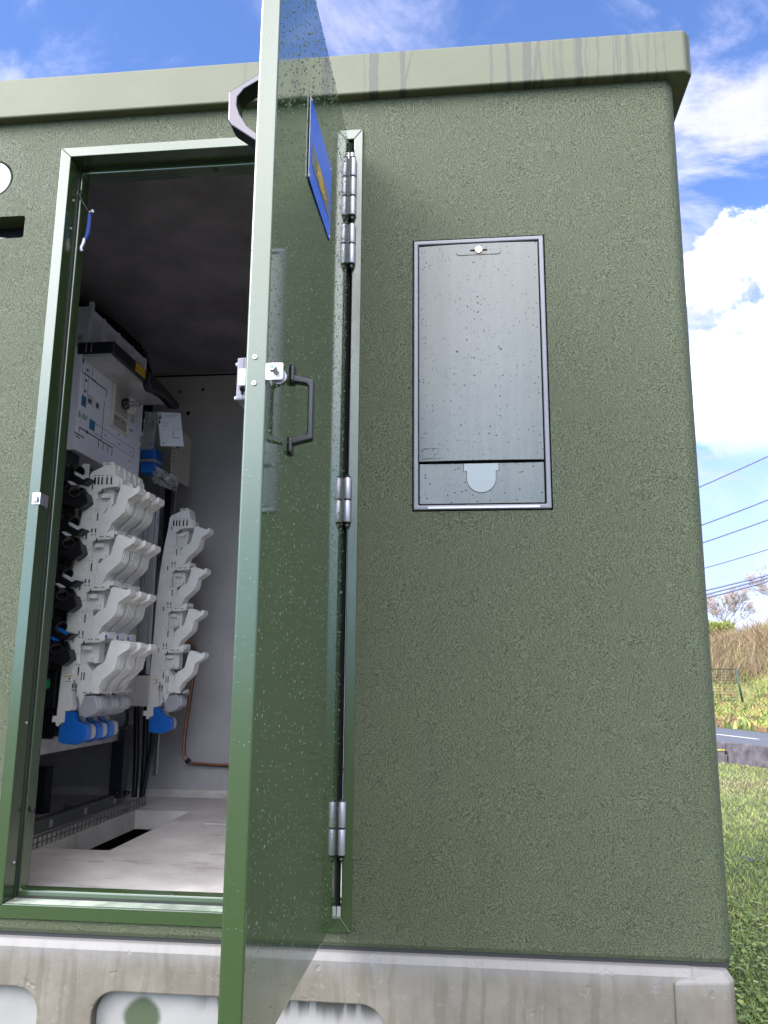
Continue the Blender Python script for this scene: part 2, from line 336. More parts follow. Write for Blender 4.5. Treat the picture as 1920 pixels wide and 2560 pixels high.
def prism(bm, pts, a, b, ax='y', mi=0):
    """pts in the two remaining axes: ax y->(x,z), x->(y,z), z->(x,y)"""
    def co(p, t): return {'y': (p[0], t, p[1]), 'x': (t, p[0], p[1]), 'z': (p[0], p[1], t)}[ax]
    A = [bm.verts.new(co(p, a)) for p in pts]; B = [bm.verts.new(co(p, b)) for p in pts]; n = len(pts)
    fs = [bm.faces.new(A), bm.faces.new(B[::-1])]
    for i in range(n): fs.append(bm.faces.new((A[i], B[i], B[(i + 1) % n], A[(i + 1) % n])))
    for f in fs: f.material_index = mi
def cyl(bm, p0, p1, r0, r1=None, n=20, caps=True, mi=0):
    r1 = r0 if r1 is None else r1
    p0, p1 = Vector(p0), Vector(p1); d = (p1 - p0).normalized()
    a = d.cross(Vector((0, 0, 1)) if abs(d.z) < 0.9 else Vector((1, 0, 0))).normalized(); b = d.cross(a)
    A = [bm.verts.new(p0 + (a * cos(2 * pi * i / n) + b * sin(2 * pi * i / n)) * r0) for i in range(n)]
    B = [bm.verts.new(p1 + (a * cos(2 * pi * i / n) + b * sin(2 * pi * i / n)) * r1) for i in range(n)]
    for i in range(n):
        f = bm.faces.new((A[i], A[(i + 1) % n], B[(i + 1) % n], B[i])); f.smooth = True; f.material_index = mi
    if caps:
        for f in (bm.faces.new(A[::-1]), bm.faces.new(B)): f.material_index = mi
def tube(bm, pts, r, n=10, mi=0, rs=None):
    pts = [Vector(p) for p in pts]; rings = []
    prev = None
    for i, p in enumerate(pts):
        d = (pts[min(i + 1, len(pts) - 1)] - pts[max(i - 1, 0)]).normalized()
        if prev is None: a = d.cross(Vector((0, 0, 1)) if abs(d.z) < 0.9 else Vector((1, 0, 0))).normalized()
        else: a = (prev - d * prev.dot(d)).normalized()
        prev = a; b = d.cross(a); rr = rs[i] if rs else r
        rings.append([bm.verts.new(p + (a * cos(2 * pi * k / n) + b * sin(2 * pi * k / n)) * rr) for k in range(n)])
    for A, B in zip(rings, rings[1:]):
        for k in range(n):
            f = bm.faces.new((A[k], A[(k + 1) % n], B[(k + 1) % n], B[k])); f.smooth = True; f.material_index = mi
    bm.faces.new(rings[0][::-1]).material_index = mi; bm.faces.new(rings[-1]).material_index = mi
def curve(pts, n=6):
    """Catmull-Rom through pts"""
    P_ = [Vector(p) for p in pts]; P_ = [P_[0] * 2 - P_[1]] + P_ + [P_[-1] * 2 - P_[-2]]; o = []
    for i in range(1, len(P_) - 2):
        for k in range(n):
            t = k / n; a, b, c, d = P_[i - 1:i + 3]
            o.append(0.5 * ((2 * b) + (c - a) * t + (2 * a - 5 * b + 4 * c - d) * t * t + (-a + 3 * b - 3 * c + d) * t ** 3))
    o.append(P_[-2]); return o
def ring(bm, x0, x1, z0, z1, w, y0, y1, mi=0, wz=None):
    wz = w if wz is None else wz
    def rect(a, b, c, d, y): return [bm.verts.new(p) for p in ((a, y, c), (b, y, c), (b, y, d), (a, y, d))]
    Of, Ob = rect(x0, x1, z0, z1, y0), rect(x0, x1, z0, z1, y1)
    If, Ib = rect(x0 + w, x1 - w, z0 + wz, z1 - wz, y0), rect(x0 + w, x1 - w, z0 + wz, z1 - wz, y1)
    for i in range(4):
        j = (i + 1) % 4
        for q_ in ((Of[i], Of[j], If[j], If[i]), (Ob[j], Ob[i], Ib[i], Ib[j]), (Of[j], Of[i], Ob[i], Ob[j]), (If[i], If[j], Ib[j], Ib[i])):
            bm.faces.new(q_).material_index = mi
def rrect(cx, cz, w, h, r, n=5):
    o = []
    for sx, sz, a0 in ((1, 1, 0), (-1, 1, 90), (-1, -1, 180), (1, -1, 270)):
        for k in range(n + 1):
            a = rad(a0 + 90 * k / n); o.append((cx + sx * (w / 2 - r) + r * cos(a), cz + sz * (h / 2 - r) + r * sin(a)))
    return o
def NB(): return bmesh.new()
def boolean(o, cutters):
    for c in cutters:
        md = o.modifiers.new('b', 'BOOLEAN'); md.operation = 'DIFFERENCE'; md.object = c; md.solver = 'EXACT'
    bpy.context.view_layer.update()
    dg = bpy.context.evaluated_depsgraph_get()
    me = bpy.data.meshes.new_from_object(o.evaluated_get(dg)); o.modifiers.clear(); old = o.data; o.data = me; me.name = o.name
    bpy.data.meshes.remove(old)
    for c in cutters: bpy.data.objects.remove(c)
def tag(o, label=None, cat=None, group=None, kind=None):
    if label: o['label'] = label
    if cat: o['category'] = cat
    if group: o['group'] = group
    if kind: o['kind'] = kind
    return o
def thing(name, loc, label, cat, group=None):
    o = bpy.data.objects.new(name, None); COL.objects.link(o); o.empty_display_size = 0.05
    o.location = loc; return tag(o, label, cat, group)
def adopt(root):
    """children were built in world coordinates: keep them there"""
    inv = Matrix.Translation(root.location).inverted()
    for c in root.children: c.matrix_parent_inverse = inv
def text(s, size, m, parent, pos, right, up, name='lettering', depth=0.0004, align='LEFT'):
    cu = bpy.data.curves.new('t', 'FONT'); cu.body = s; cu.size = size; cu.extrude = depth; cu.align_x = align
    to = bpy.data.objects.new('t', cu); COL.objects.link(to); bpy.context.view_layer.update()
    me = bpy.data.meshes.new_from_object(to.evaluated_get(bpy.context.evaluated_depsgraph_get()))
    bpy.data.objects.remove(to)
    r, u = Vector(right), Vector(up); n = r.cross(u)
    mm = Matrix(((r.x, u.x, n.x, pos[0]), (r.y, u.y, n.y, pos[1]), (r.z, u.z, n.z, pos[2]), (0, 0, 0, 1)))
    me.transform(mm); me.materials.clear(); me.materials.append(m); me.name = name
    o = bpy.data.objects.new(name, me); COL.objects.link(o); o.parent = parent; return o
def copy_tree(o, parent=None, delta=None):
    c = o.copy(); COL.objects.link(c); c.parent = parent
    if parent: c.matrix_parent_inverse = o.matrix_parent_inverse.copy()
    for ch in o.children: copy_tree(ch, c)
    return c

# ============================================================ THE SUBSTATION
XL, XR, YB, ZB, ZT = -1.60, 1.752, 2.12, -0.034, 2.22
kiosk = thing('substation_building', (0.9, 0.0, -0.6), 'green roughcast electrical substation with flat concrete roof and its metal door standing open', 'substation')
bm = NB(); box(bm, XL, XR, 0, YB, ZB, ZT)
es = [e for e in bm.edges if abs(e.verts[0].co.z - e.verts[1].co.z) > 1]
bmesh.ops.bevel(bm, geom=es, offset=0.035, segments=6, profile=0.5, affect='EDGES')
es = [e for e in bm.edges if e.verts[0].co.z < 0 and e.verts[1].co.z < 0]
bmesh.ops.bevel(bm, geom=es, offset=0.012, segments=2, profile=0.5, affect='EDGES')
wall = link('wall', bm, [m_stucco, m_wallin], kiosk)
def cut(bm_):
    o = link('cutter', bm_, m_wallin); return o
b1 = NB(); box(b1, XL + .09, XR - .09, .09, 1.995, -0.2, 2.5)
b2 = NB(); box(b2, 0.012, 0.882, -0.2, 0.2, 0.012, 2.088)
b3 = NB(); box(b3, 1.034, 1.388, -0.2, 0.06, 0.998, 1.751)
b4 = NB(); prism(b4, rrect(-0.25, 1.857, 0.31, 0.070, 0.008), -0.2, 0.07)
b5 = NB(); cyl(b5, (-0.206, -0.2, 2.017), (-0.206, 0.02, 2.017), 0.0595, n=48)
boolean(wall, [cut(b) for b in (b1, b2, b3, b4, b5)])
wall['label'] = 'green roughcast wall'
# flat shading kept; give inside faces the bare-concrete look
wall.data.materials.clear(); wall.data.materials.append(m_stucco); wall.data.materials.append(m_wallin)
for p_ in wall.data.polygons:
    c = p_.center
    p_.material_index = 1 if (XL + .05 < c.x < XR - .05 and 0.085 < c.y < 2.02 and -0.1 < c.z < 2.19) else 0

# roof slab
bm = NB(); prism(bm, [(XL - .03, -.028), (1.776, -.028), (1.797, -.007), (1.797, YB + .05), (XL - .03, YB + .05)], 2.197, 2.327, 'z')
roof = link('roof', bm, m_fascia, kiosk, bevel=0.006, seg=3); roof['label'] = 'pale green concrete roof slab with rain streaks'

# ceiling, floor
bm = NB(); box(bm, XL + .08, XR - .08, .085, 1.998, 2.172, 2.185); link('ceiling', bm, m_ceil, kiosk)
bm = NB()
PX0, PX1, PY0, PY1 = -0.29, -0.045, 0.77, 1.57
for a in ((XL + .08, PX0, .02, 1.998), (PX1, XR - .08, .02, 1.998), (PX0, PX1, .02, PY0), (PX0, PX1, PY1, 1.998)): box(bm, *a, -0.078, 0.0)
link('floor', bm, m_floor, kiosk)
bm = NB(); box(bm, XL + .1, XR - .1, .05, 1.99, -0.75, -0.70); link('cellar_floor', bm, m_blackm, kiosk)
bm = NB(); prism(bm, [(0.115, 1.285), (0.85, 1.285), (0.85, 1.60), (0.135, 1.60)], 0.0005, 0.004, 'z'); link('floor_hatch', bm, m_floor, kiosk)
bm = NB(); prism(bm, [(1.96, 0), (1.995, 0), (1.995, 0.03)], XL + .1, XR - .1, 'x'); link('skirting', bm, m_floor, kiosk)
bm = NB(); box(bm, XL + .09, XR - .09, 1.986, 1.9945, 2.152, 2.158); link('ceiling_joint', bm, m_blackm, kiosk)

# dark sealing joint and concrete base
bm = NB(); box(bm, XL + .01, XR - .012, 0.006, .08, -0.0405, -0.030); box(bm, XR - .09, XR - .012, .0801, YB - .01, -0.0405, -0.030); box(bm, XL + .01, XL + .08, .0801, YB - .01, -0.0405, -0.030); link('rubber_joint', bm, m_rubber, kiosk)
bm = NB(); prism(bm, [(-.022, -.60), (-.022, -.056), (-.012, -.0402), (YB + .01, -.0402), (YB + .01, -.60)], XL - .02, 1.655, 'x')
bs = link('base', bm, m_base, kiosk)
cs = []
for cx_, w_ in ((0.630, 0.69), (-0.20, 0.70), (-0.95, 0.6)):
    b = NB(); prism(b, rrect(cx_, -0.345, w_, 0.40, 0.055, 8), -0.2, 0.008); cs.append(cut(b))
b = NB(); box(b, XL + .12, 1.60, .10, 1.98, -.80, .1); cs.append(cut(b))
boolean(bs, cs)
bs.data.materials.clear(); bs.data.materials.append(m_base)
md = bs.modifiers.new('bevel', 'BEVEL'); md.width = 0.004; md.segments = 2; md.limit_method = 'ANGLE'; md.angle_limit = rad(50)
bs['label'] = 'streaked bare concrete base with rounded recesses'
for cx_, w_ in ((0.630, 0.69), (-0.20, 0.70), (-0.95, 0.6)):
    bm = NB(); prism(bm, rrect(cx_, -0.345, w_ - .004, 0.396, 0.053, 8), 0.0035, 0.0095); link('recess_panel', bm, m_niche, kiosk)
bm = NB()   # corner pad with sloping top
x0, x1 = 1.612, 1.742
vv = [(x0, -.030, -.62), (x1 - .012, -.030, -.62), (x1, -.018, -.62), (x1, .35, -.62), (x0, .35, -.62)]
lo_ = [bm.verts.new(p) for p in vv]
up = [bm.verts.new(p) for p in ((x0, -.030, -.066), (x1 - .012, -.030, -.060), (x1, -.018, -.058), (x1, .35, -.070), (x0, .35, -.078))]
tp = [bm.verts.new(p) for p in ((x0 + .045, -.002, -.0412), (x1 - .022, -.012, -.0412), (x1 - .010, -.006, -.0412), (x1 - .012, .35, -.0412), (x0 + .03, .35, -.0412))]
for A, B in ((lo_, up), (up, tp)):
    for i in range(5): bm.faces.new((A[i], A[(i + 1) % 5], B[(i + 1) % 5], B[i]))
bm.faces.new(tp); bm.faces.new(lo_[::-1])
link('base_corner', bm, m_base, kiosk, bevel=0.004)

# wall details left of the door
bm = NB(); cyl(bm, (-0.208, 0.006, 2.015), (-0.208, -0.002, 2.015), 0.055, n=48); o = link('round_plate', bm, m_disc, kiosk, bevel=0.002); o['label'] = 'white round plate let into the wall'
bm = NB(); prism(bm, rrect(-0.25, 1.857, 0.30, 0.066, 0.006), 0.0615, 0.0695); link('slot_back', bm, m_blackm, kiosk)
bm = NB(); tube(bm, curve([(-.30, .045, 1.835), (-.2, .04, 1.845), (-.15, .045, 1.836), (-.115, .05, 1.84)]), .006); link('slot_cable', bm, m_dsteel, kiosk)

# ---------------- door frame
frame = bpy.data.objects.new('door_frame', None); COL.objects.link(frame); frame.parent = kiosk
def fpart(name, bm_, m, **k): return link(name, bm_, m, frame, **k)
bm = NB()
def trap(a, b, c, d, y0, y1):    # mitred bars of the outer trim
    A = [bm.verts.new((p[0], y0, p[1])) for p in (a, b, c, d)]; B = [bm.verts.new((p[0], y1, p[1])) for p in (a, b, c, d)]
    bm.faces.new(A[::-1]); bm.faces.new(B)
    for i in range(4): bm.faces.new((A[i], A[(i + 1) % 4], B[(i + 1) % 4], B[i]))
g_ = 0.0004
ox0, ox1, oz0, oz1, ix0, ix1, iz0, iz1 = 0, .894, 0, 2.10, .031, .869, .033, 2.070
trap((ox0, oz0 + g_), (ox0, oz1 - g_), (ix0, iz1 - g_), (ix0, iz0 + g_), -.006, .055)
trap((ox1, oz0 + g_), (ox1, oz1 - g_), (ix1, iz1 - g_), (ix1, iz0 + g_), -.006, .055)
trap((ox0 + g_, oz1), (ox1 - g_, oz1), (ix1 - g_, iz1), (ix0 + g_, iz1), -.006, .055)
trap((ox0 + g_, oz0), (ox1 - g_, oz0), (ix1 - g_, iz0), (ix0 + g_, iz0), -.006, .055)
fpart('frame_trim', bm, m_frame, bevel=0.0018, seg=3)
bm = NB(); ring(bm, .022, .878, .024, 2.079, .0185, .056, .082, wz=.027); fpart('frame_stop', bm, m_frame, bevel=0.004, seg=3)
bm = NB(); ring(bm, .026, .874, .028, 2.075, .009, .0485, .0555); fpart('frame_groove', bm, m_rubber)
bm = NB(); ring(bm, .018, .882, .020, 2.083, .016, .0825, .110, wz=.028); fpart('frame_lining', bm, m_frame, bevel=0.002)
for i, (p, r) in enumerate((((.443, .070, 2.056), .010), ((.435, .070, .047), .010), ((.045, .072, .24), .008))):
    bm = NB(); ax_ = Vector((0, 0, -1)) if i == 0 else (Vector((0, 0, 1)) if i == 1 else Vector((1, 0, 0)))
    cyl(bm, Vector(p), Vector(p) + ax_ * .006, r, r * .7, 16); fpart('rubber_buffer', bm, m_rubber)
for z in (.12, .46, 1.03, 1.86, 1.95):
    bm = NB(); cyl(bm, (.031, .030, z), (.0345, .030, z), .004, .003, 10); fpart('screw_head', bm, m_hinge)
bm = NB(); box(bm, .012, .0345, -.0085, -.0062, 1.030, 1.062); box(bm, .0315, .0345, -.0062, .035, 1.030, 1.062); box(bm, .016, .019, -.016, -.0085, 1.036, 1.056); box(bm, .019, .030, -.016, -.013, 1.036, 1.056)
o = fpart('strike_plate', bm, m_alu, bevel=0.0012)
# puddled water on the sill
bm = NB(); box(bm, .034, .866, .002, .046, .0332, .0338); fpart('wet_sill', bm, mat('wet_sill', (0.30, 0.34, 0.28), 0.18, ior=1.6, var=0.4, vscale=14))

# ---------------- the open door
HX, DW = 0.858, 0.811
door = bpy.data.objects.new('door', None); COL.objects.link(door); door.parent = kiosk; door['label'] = 'green metal door open at a right angle, wet with rain'
bm = NB(); box(bm, HX - .036, HX, -DW, -.004, .029, 2.052)
dl_ = link('door_leaf', bm, [m_door, m_frame], door, bevel=0.004, seg=3)
for p_ in dl_.data.polygons: p_.material_index = 0 if p_.normal.x > .9 else 1
bm = NB(); ring2 = [(-.785, .06), (-.03, .06), (-.03, 2.02), (-.785, 2.02)]
prism(bm, ring2, HX - .0395, HX - .036, 'x'); link('inner_panel', bm, m_frame, door, bevel=0.001)
def drops(n, seed):
    rd = random.Random(seed); V, Fc = [], []
    for _ in range(n):
        y, z = -rd.uniform(.005, .805), .05 + 2.0 * rd.random() ** .8
        if rd.random() > .35 + .65 * (z / 2.0) ** 1.2: continue
        rr = rd.uniform(.0008, .0017) * (1.45 if rd.random() < .15 else 1); st = rd.uniform(1, 1.7); k = len(V)
        for q_, hh in ((1.0, .0), (.8, .40), (.4, .60)):
            for j in range(7): a = 2 * pi * j / 7; V.append((HX + .0002 + rr * hh, y + rr * q_ * cos(a), z + rr * st * q_ * sin(a)))
        V.append((HX + .0002 + rr * .65, y, z))
        for L_ in range(2):
            for j in range(7): a0, a1 = k + L_ * 7 + j, k + L_ * 7 + (j + 1) % 7; Fc.append((a0, a1, a1 + 7, a0 + 7))
        for j in range(7): Fc.append((k + 14 + j, k + 14 + (j + 1) % 7, k + 21))
    me = bpy.data.meshes.new('rain_drops'); me.from_pydata(V, [], Fc); me.materials.append(m_drop); me.polygons.foreach_set('use_smooth', [True] * len(Fc))
    o_ = bpy.data.objects.new('rain_drops', me); COL.objects.link(o_); o_.parent = door; o_['kind'] = 'stuff'
drops(5500, 4)
def hinge(z0, z1, k):
    h = bpy.data.objects.new('hinge', None); COL.objects.link(h); h.parent = door
    bm_ = NB(); cx_, cy_, r = 0.8685, -.014, .0093
    L_ = (z1 - z0) / k
    for i in range(k): cyl(bm_, (cx_, cy_, z0 + i * L_ + .0022), (cx_, cy_, z0 + (i + 1) * L_ - .0022), r, n=28)
    o_ = link('hinge', bm_, m_hinge, door, bevel=0.0008); bpy.data.objects.remove(h)
    bm_ = NB(); cyl(bm_, (cx_, cy_, z0 - .004), (cx_, cy_, z1 + .003), r * .80, n=20); cyl(bm_, (cx_, cy_, z0 - .014), (cx_, cy_, z0 - .004), r * .35, r * .80, n=16)
    box(bm_, HX + .0004, HX + .003, -.02, .03, z0 + .004, z1 - .004)
    pn = link('pin', bm_, m_black, o_)
for a in ((1.826, 2.004, 3), (1.682, 1.802, 2), (.968, 1.088, 2), (.170, .294, 2)): hinge(*a)
bm = NB(); box(bm, HX + .002, HX + .009, -.004, .0015, 2.008, 2.03); link('hinge_shim', bm, m_zinc, door)
bm = NB(); box(bm, HX + .001, HX + .010, -.004, .0015, .034, .056); link('bottom_shim', bm, m_zinc, door)
bm = NB(); box(bm, HX - .03, HX + .0055, .002, .02, .04, 2.065); link('hinge_gap_black', bm, m_blackm, door)  # black strip added in the hinge gap to stand in for its darkness
# pull handle (black bow)
bm = NB()
y_, w2 = -.636, .009
prism(bm, [(HX + .001, 1.127), (HX + .006, 1.130), (HX + .0435, 1.119), (HX + .0435, 1.006), (HX + .006, .997), (HX + .001, .999), (HX + .001, 1.010), (HX + .031, 1.015), (HX + .0335, 1.019), (HX + .0335, 1.106), (HX + .030, 1.111), (HX + .001, 1.117)], y_ - w2, y_ + w2)
for z0, z1 in ((1.112, 1.150), (.978, 1.012)): prism(bm, rrect(y_, (z0 + z1) / 2, .026, z1 - z0, .008), HX + .0003, HX + .0075, 'x')
link('pull_handle', bm, m_black, door, bevel=0.003, seg=3)
# key bolt with square bracket on the free edge
bk = bpy.data.objects.new('lock_bolt', None); COL.objects.link(bk); bk.parent = door
bm = NB(); prism(bm, rrect(HX + .0135, 1.071, .029, .029, .003), -DW - .0035, -DW - .0015); box(bm, HX - .001, HX + .0015, -DW - .0015, -DW + .03, 1.058, 1.084); link('square_plate', bm, m_whitep, bk, bevel=0.0006)
bm = NB(); cyl(bm, (HX + .019, -DW + .010, 1.0655), (HX + .019, -DW + .0065, 1.0655), .0125, n=28); link('washer', bm, m_hinge, bk)
bm = NB(); cyl(bm, (HX + .0185, -DW + .006, 1.068), (HX + .0145, -DW - .020, 1.071), .0045, n=20); cyl(bm, (HX + .015, -DW - .014, 1.0705), (HX + .014, -DW - .024, 1.0715), .0068, n=6)
cyl(bm, (HX + .014, -DW - .0238, 1.0715), (HX + .0138, -DW - .0245, 1.0716), .0035, n=16, mi=1); link('bolt', bm, [m_hinge, m_sblue], bk)
for z in (1.0975, 1.0525):
    bm = NB(); cyl(bm, (HX - .020, -DW - .0002, z), (HX - .020, -DW - .0025, z), .0046, .0040, 18); cyl(bm, (HX - .020, -DW - .0020, z), (HX - .020, -DW - .0028, z), .0014, n=10, mi=1); link('rivet', bm, [m_whitep, m_dark], door)
# lock case on the inner face
lk = bpy.data.objects.new('lock_case', None); COL.objects.link(lk); lk.parent = door
bm = NB(); box(bm, HX - .064, HX - .0395, -.765, -.70, 1.041, 1.117); link('case', bm, mat('lock_grey', (.13, .125, .16), .4), lk, bevel=0.003)
bm = NB(); box(bm, HX - .060, HX - .044, -.767, -.7652, 1.066, 1.096); link('label_plate', bm, m_whitep, lk, bevel=0.001)
bm = NB(); cyl(bm, (HX - .0525, -.7655, 1.0605), (HX - .0525, -.767, 1.0605), .005, n=16); box(bm, HX - .0545, HX - .0505, -.767, -.7655, 1.051, 1.060); link('keyhole', bm, m_blackm, lk)
for za, zb_ in ((1.0412, 1.0525), (1.097, 1.1168)):
    bm = NB(); box(bm, HX - .0526, HX - .0518, -.7656, -.7652, za, zb_); link('case_seam', bm, m_dark, lk)
for z in (1.107, 1.047):
    bm = NB(); cyl(bm, (HX - .064, -.757, z), (HX - .068, -.757, z), .0036, .003, 12); link('case_screw', bm, m_whitep, lk)
# stay bar: bent flat steel on the inner face
bm = NB()
out_ = [(HX - .038, 1.732), (HX - .072, 1.712), (HX - .117, 1.684), (HX - .123, 1.680), (HX - .1215, 1.620), (HX - .114, 1.608), (HX - .038, 1.550), (HX - .038, 1.565), (HX - .084, 1.604), (HX - .100, 1.630), (HX - .1065, 1.650), (HX - .106, 1.668), (HX - .094, 1.684), (HX - .038, 1.716)]
prism(bm, out_, -.705, -.665); link('lever_handle', bm, m_steel, door, bevel=0.002)
# warning sign
sg = bpy.data.objects.new('warning_sign', None); COL.objects.link(sg); sg.parent = door
bm = NB(); pr = []
n_ = 8
for i in range(n_ + 1):
    t_ = i / n_; y = -.551 + .257 * t_; lift = .0006 + .0014 * (1 - t_) ** 3; pr.append((y, lift))
top_, bot_ = [], []
for y, l_ in pr:
    top_.append([bm.verts.new((HX + l_ + d, y, 1.784)) for d in (0, .0016)]); bot_.append([bm.verts.new((HX + l_ + d, y, 1.594)) for d in (0, .0016)])
for i in range(n_):
    bm.faces.new((bot_[i][1], bot_[i + 1][1], top_[i + 1][1], top_[i][1])); f = bm.faces.new((bot_[i][0], top_[i][0], top_[i + 1][0], bot_[i + 1][0])); f.material_index = 1
    bm.faces.new((top_[i][0], top_[i][1], top_[i + 1][1], top_[i + 1][0])).material_index = 1; bm.faces.new((bot_[i][0], bot_[i + 1][0], bot_[i + 1][1], bot_[i][1]))
for i in (0, n_): bm.faces.new((bot_[i][0], bot_[i][1], top_[i][1], top_[i][0])).material_index = 1
o = link('sign_plate', bm, [m_signblue, m_whitep], sg); o['label'] = 'blue enamel sign with a yellow pictogram'
def lift(y): t_ = (y + .551) / .257; return HX + .0006 + .0014 * (1 - t_) ** 3 + .0022
def strip(name, ys, z0, z1, m, off=0.0):
    bm_ = NB(); A = [(bm_.verts.new((lift(y) + off, y, z0)), bm_.verts.new((lift(y) + off, y, z1))) for y in ys]
    for p, q_ in zip(A, A[1:]): bm_.faces.new((p[0], q_[0], q_[1], p[1]))
    return link(name, bm_, m, sg)
def fr(a, b, n): return [a + (b - a) * i / n for i in range(n + 1)]
strip('pictogram_ground', fr(-.522, -.318, 8), 1.640, 1.694, m_signgrey)
strip('pictogram_edge', fr(-.5245, -.5225, 1), 1.642, 1.692, m_whitep, .0002)
bm = NB(); pg = [(-.476, 1.655), (-.470, 1.648), (-.43, 1.646), (-.392, 1.648), (-.372, 1.652), (-.352, 1.655), (-.362, 1.668), (-.378, 1.676), (-.40, 1.684), (-.44, 1.689), (-.458, 1.692), (-.470, 1.683)]
bm.faces.new([bm.verts.new((lift(y) + .0006, y, z)) for y, z in pg]); link('pictogram', bm, m_signy, sg)
for y, z in ((-.545, 1.777), (-.545, 1.601), (-.301, 1.777), (-.301, 1.601)):
    bm = NB(); cyl(bm, (lift(y) - .001, y, z), (lift(y) + .0008, y, z), .003, n=10); link('rivet', bm, m_whitep, sg)

# ---------------- meter cabinet in the wall
cabn = bpy.data.objects.new('meter_cabinet', None); COL.objects.link(cabn); cabn.parent = kiosk; cabn['label'] = 'grey meter box let into the green wall'
bm = NB(); ring(bm, 1.0375, 1.3845, 1.0015, 1.7475, .0125, -.004, .030); link('cabinet_frame', bm, m_cabf, cabn, bevel=0.003, seg=3)
bm = NB(); box(bm, 1.046, 1.376, .012, .03, 1.01, 1.74); link('cabinet_back', bm, m_blackm, cabn)
bm = NB(); cvp = []
for i in range(49):
    u_ = -1 + 2 * i / 48; cvp.append((1.2105 + .158 * u_, -.0035 - .0055 * (1 - abs(u_) ** 2.4)))
prism(bm, cvp + [(1.3685, .0115), (1.0525, .0115)], 1.1285, 1.729, 'z')
cov = link('cover', bm, m_cab, cabn)
bm = NB(); prism(bm, rrect(1.2105, (1.0165 + 1.1225) / 2, .316, .106, .003), -.0005, .0115); flap = link('lower_flap', bm, m_cab, cabn, bevel=0.0015)
ut = [(1.166, 1.1215), (1.166, 1.1015), (1.1735, 1.1015)] + [(1.2105 + .037 * cos(a), 1.082 + .037 * sin(a)) for a in [pi + pi * i / 20 for i in range(21)]] + [(1.2475, 1.1015), (1.255, 1.1015), (1.255, 1.1215)]
ut2 = [(1.2105 + (x - 1.2105) * 1.03, 1.09 + (z - 1.09) * (1.03 if z < 1.1 else 1.0)) for x, z in ut]
bm = NB(); prism(bm, ut2, -.0010, -.0004); link('flap_groove', bm, m_dark, flap)
bm = NB(); prism(bm, ut, -.0022, -.0009); link('flap_tongue', bm, mat('pale_tongue', (.078, .094, .100), .25, ior=1.8, bump=.1, bscale=90), flap, bevel=0.0006)
bm = NB(); box(bm, 1.075, 1.355, -.0052, -.0042, 1.0045, 1.0095); link('drip_edge', bm, m_hinge, cabn)
bm = NB(); prism(bm, rrect(1.212, 1.708, .120, .024, .010), -.0052, -.0038); link('lock_plate', bm, m_cab, cov, bevel=0.0005)
bm = NB(); box(bm, 1.190, 1.235, -.0056, -.0053, 1.706, 1.711); link('lock_slot', bm, m_blackm, cov)
bm = NB()
cyl(bm, (1.2125, -.0053, 1.709), (1.2125, -.0095, 1.709), .0098, .0090, 28); cyl(bm, (1.2125, -.0094, 1.709), (1.2125, -.0099, 1.709), .0062, n=24, mi=1); cyl(bm, (1.2125, -.0098, 1.709), (1.2125, -.0125, 1.709), .0020, n=12)
link('lock', bm, [m_brass, mat('lock_inner', (.42, .20, .12), .35, metal=.8)], cov)
for x, z in ((1.152, 1.424), (1.266, 1.427)):
    bm = NB(); cyl(bm, (x, -.0040, z), (x, -.0046, z), .0026, n=14); link('screw_hole', bm, m_dark, cov)
bm = NB()
for cx_ in (1.071, 1.0945, 1.118): 
    ring(bm, cx_ - .0112, cx_ + .0112, 1.136, 1.163, .0010, -.0050, -.0039)
link('embossed_mark', bm, m_cab, cov)
bm = NB(); prism(bm, [(1.096, 1.160), (1.090, 1.148), (1.094, 1.148), (1.089, 1.139), (1.100, 1.151), (1.0955, 1.151), (1.100, 1.160)], -.0050, -.0039); link('embossed_bolt', bm, m_cab, cov)
for c_ in cov.children: c_.location.y -= .0030 if c_.name.startswith('emboss') else .0054
adopt(kiosk)

# ============================================================ INTERIOR
# --- fused switch strips
SP = [(-.28, .706), (-.277, .797), (-.276, .889), (-.272, .982), (-.265, 1.067), (-.255, 1.171), (-.24, 1.263), (-.235, 1.315), (-.228, 1.326), (-.187, 1.347)]
def strip_profile(full):
    p = [(-.288, .448), (-.287, .437), (-.304, .436), (-.304, .415), (-.290, .414), (-.289, .403), (-.279, .399), (-.273, .411), (-.258, .414), (-.258, .454), (-.240, .454), (-.233, .462)]
    p += [(-.2385, .560), (-.2315, .562), (-.205, .470)] if not full else [(-.215, .490)]
    p += [(-.190, .511), (-.168, .516), (-.170, .560), (-.172, .590), (-.188, .592)]
    for k in range(4):
        zc = 1.078 - .187 * (3 - k); dx_ = -.010 * (3 - k)
        xo = -.150 + dx_ * .3
        if k > 0:
            p += [(xo, zc - .010), (xo + .024, zc - .004), (xo + .025, zc + .030), (xo - .006, zc + .014), (-.183 + dx_ * .6, zc + .092), (-.186 + dx_ * .6, zc + .1)]
        else:
            p += [(-.192, .60), (-.186 + dx_ * .6, zc + .1)]
        # notch up to the next tooth
        if full: p += [(-.150 + dx_ * .4, zc + .105), (-.150 + dx_ * .4, zc + .178)]
        else: p += [(-.199 + dx_ * .7, zc + .106), (-.200 + dx_ * .7, zc + .168), (-.190 + dx_ * .7, zc + .176)]
    p += [(-.164, 1.265), (-.120, 1.268), (-.121, 1.304), (-.137, 1.312), (-.139, 1.340), (-.148, 1.345), (-.185, 1.345)]
    return p + SP[::-1][1:]
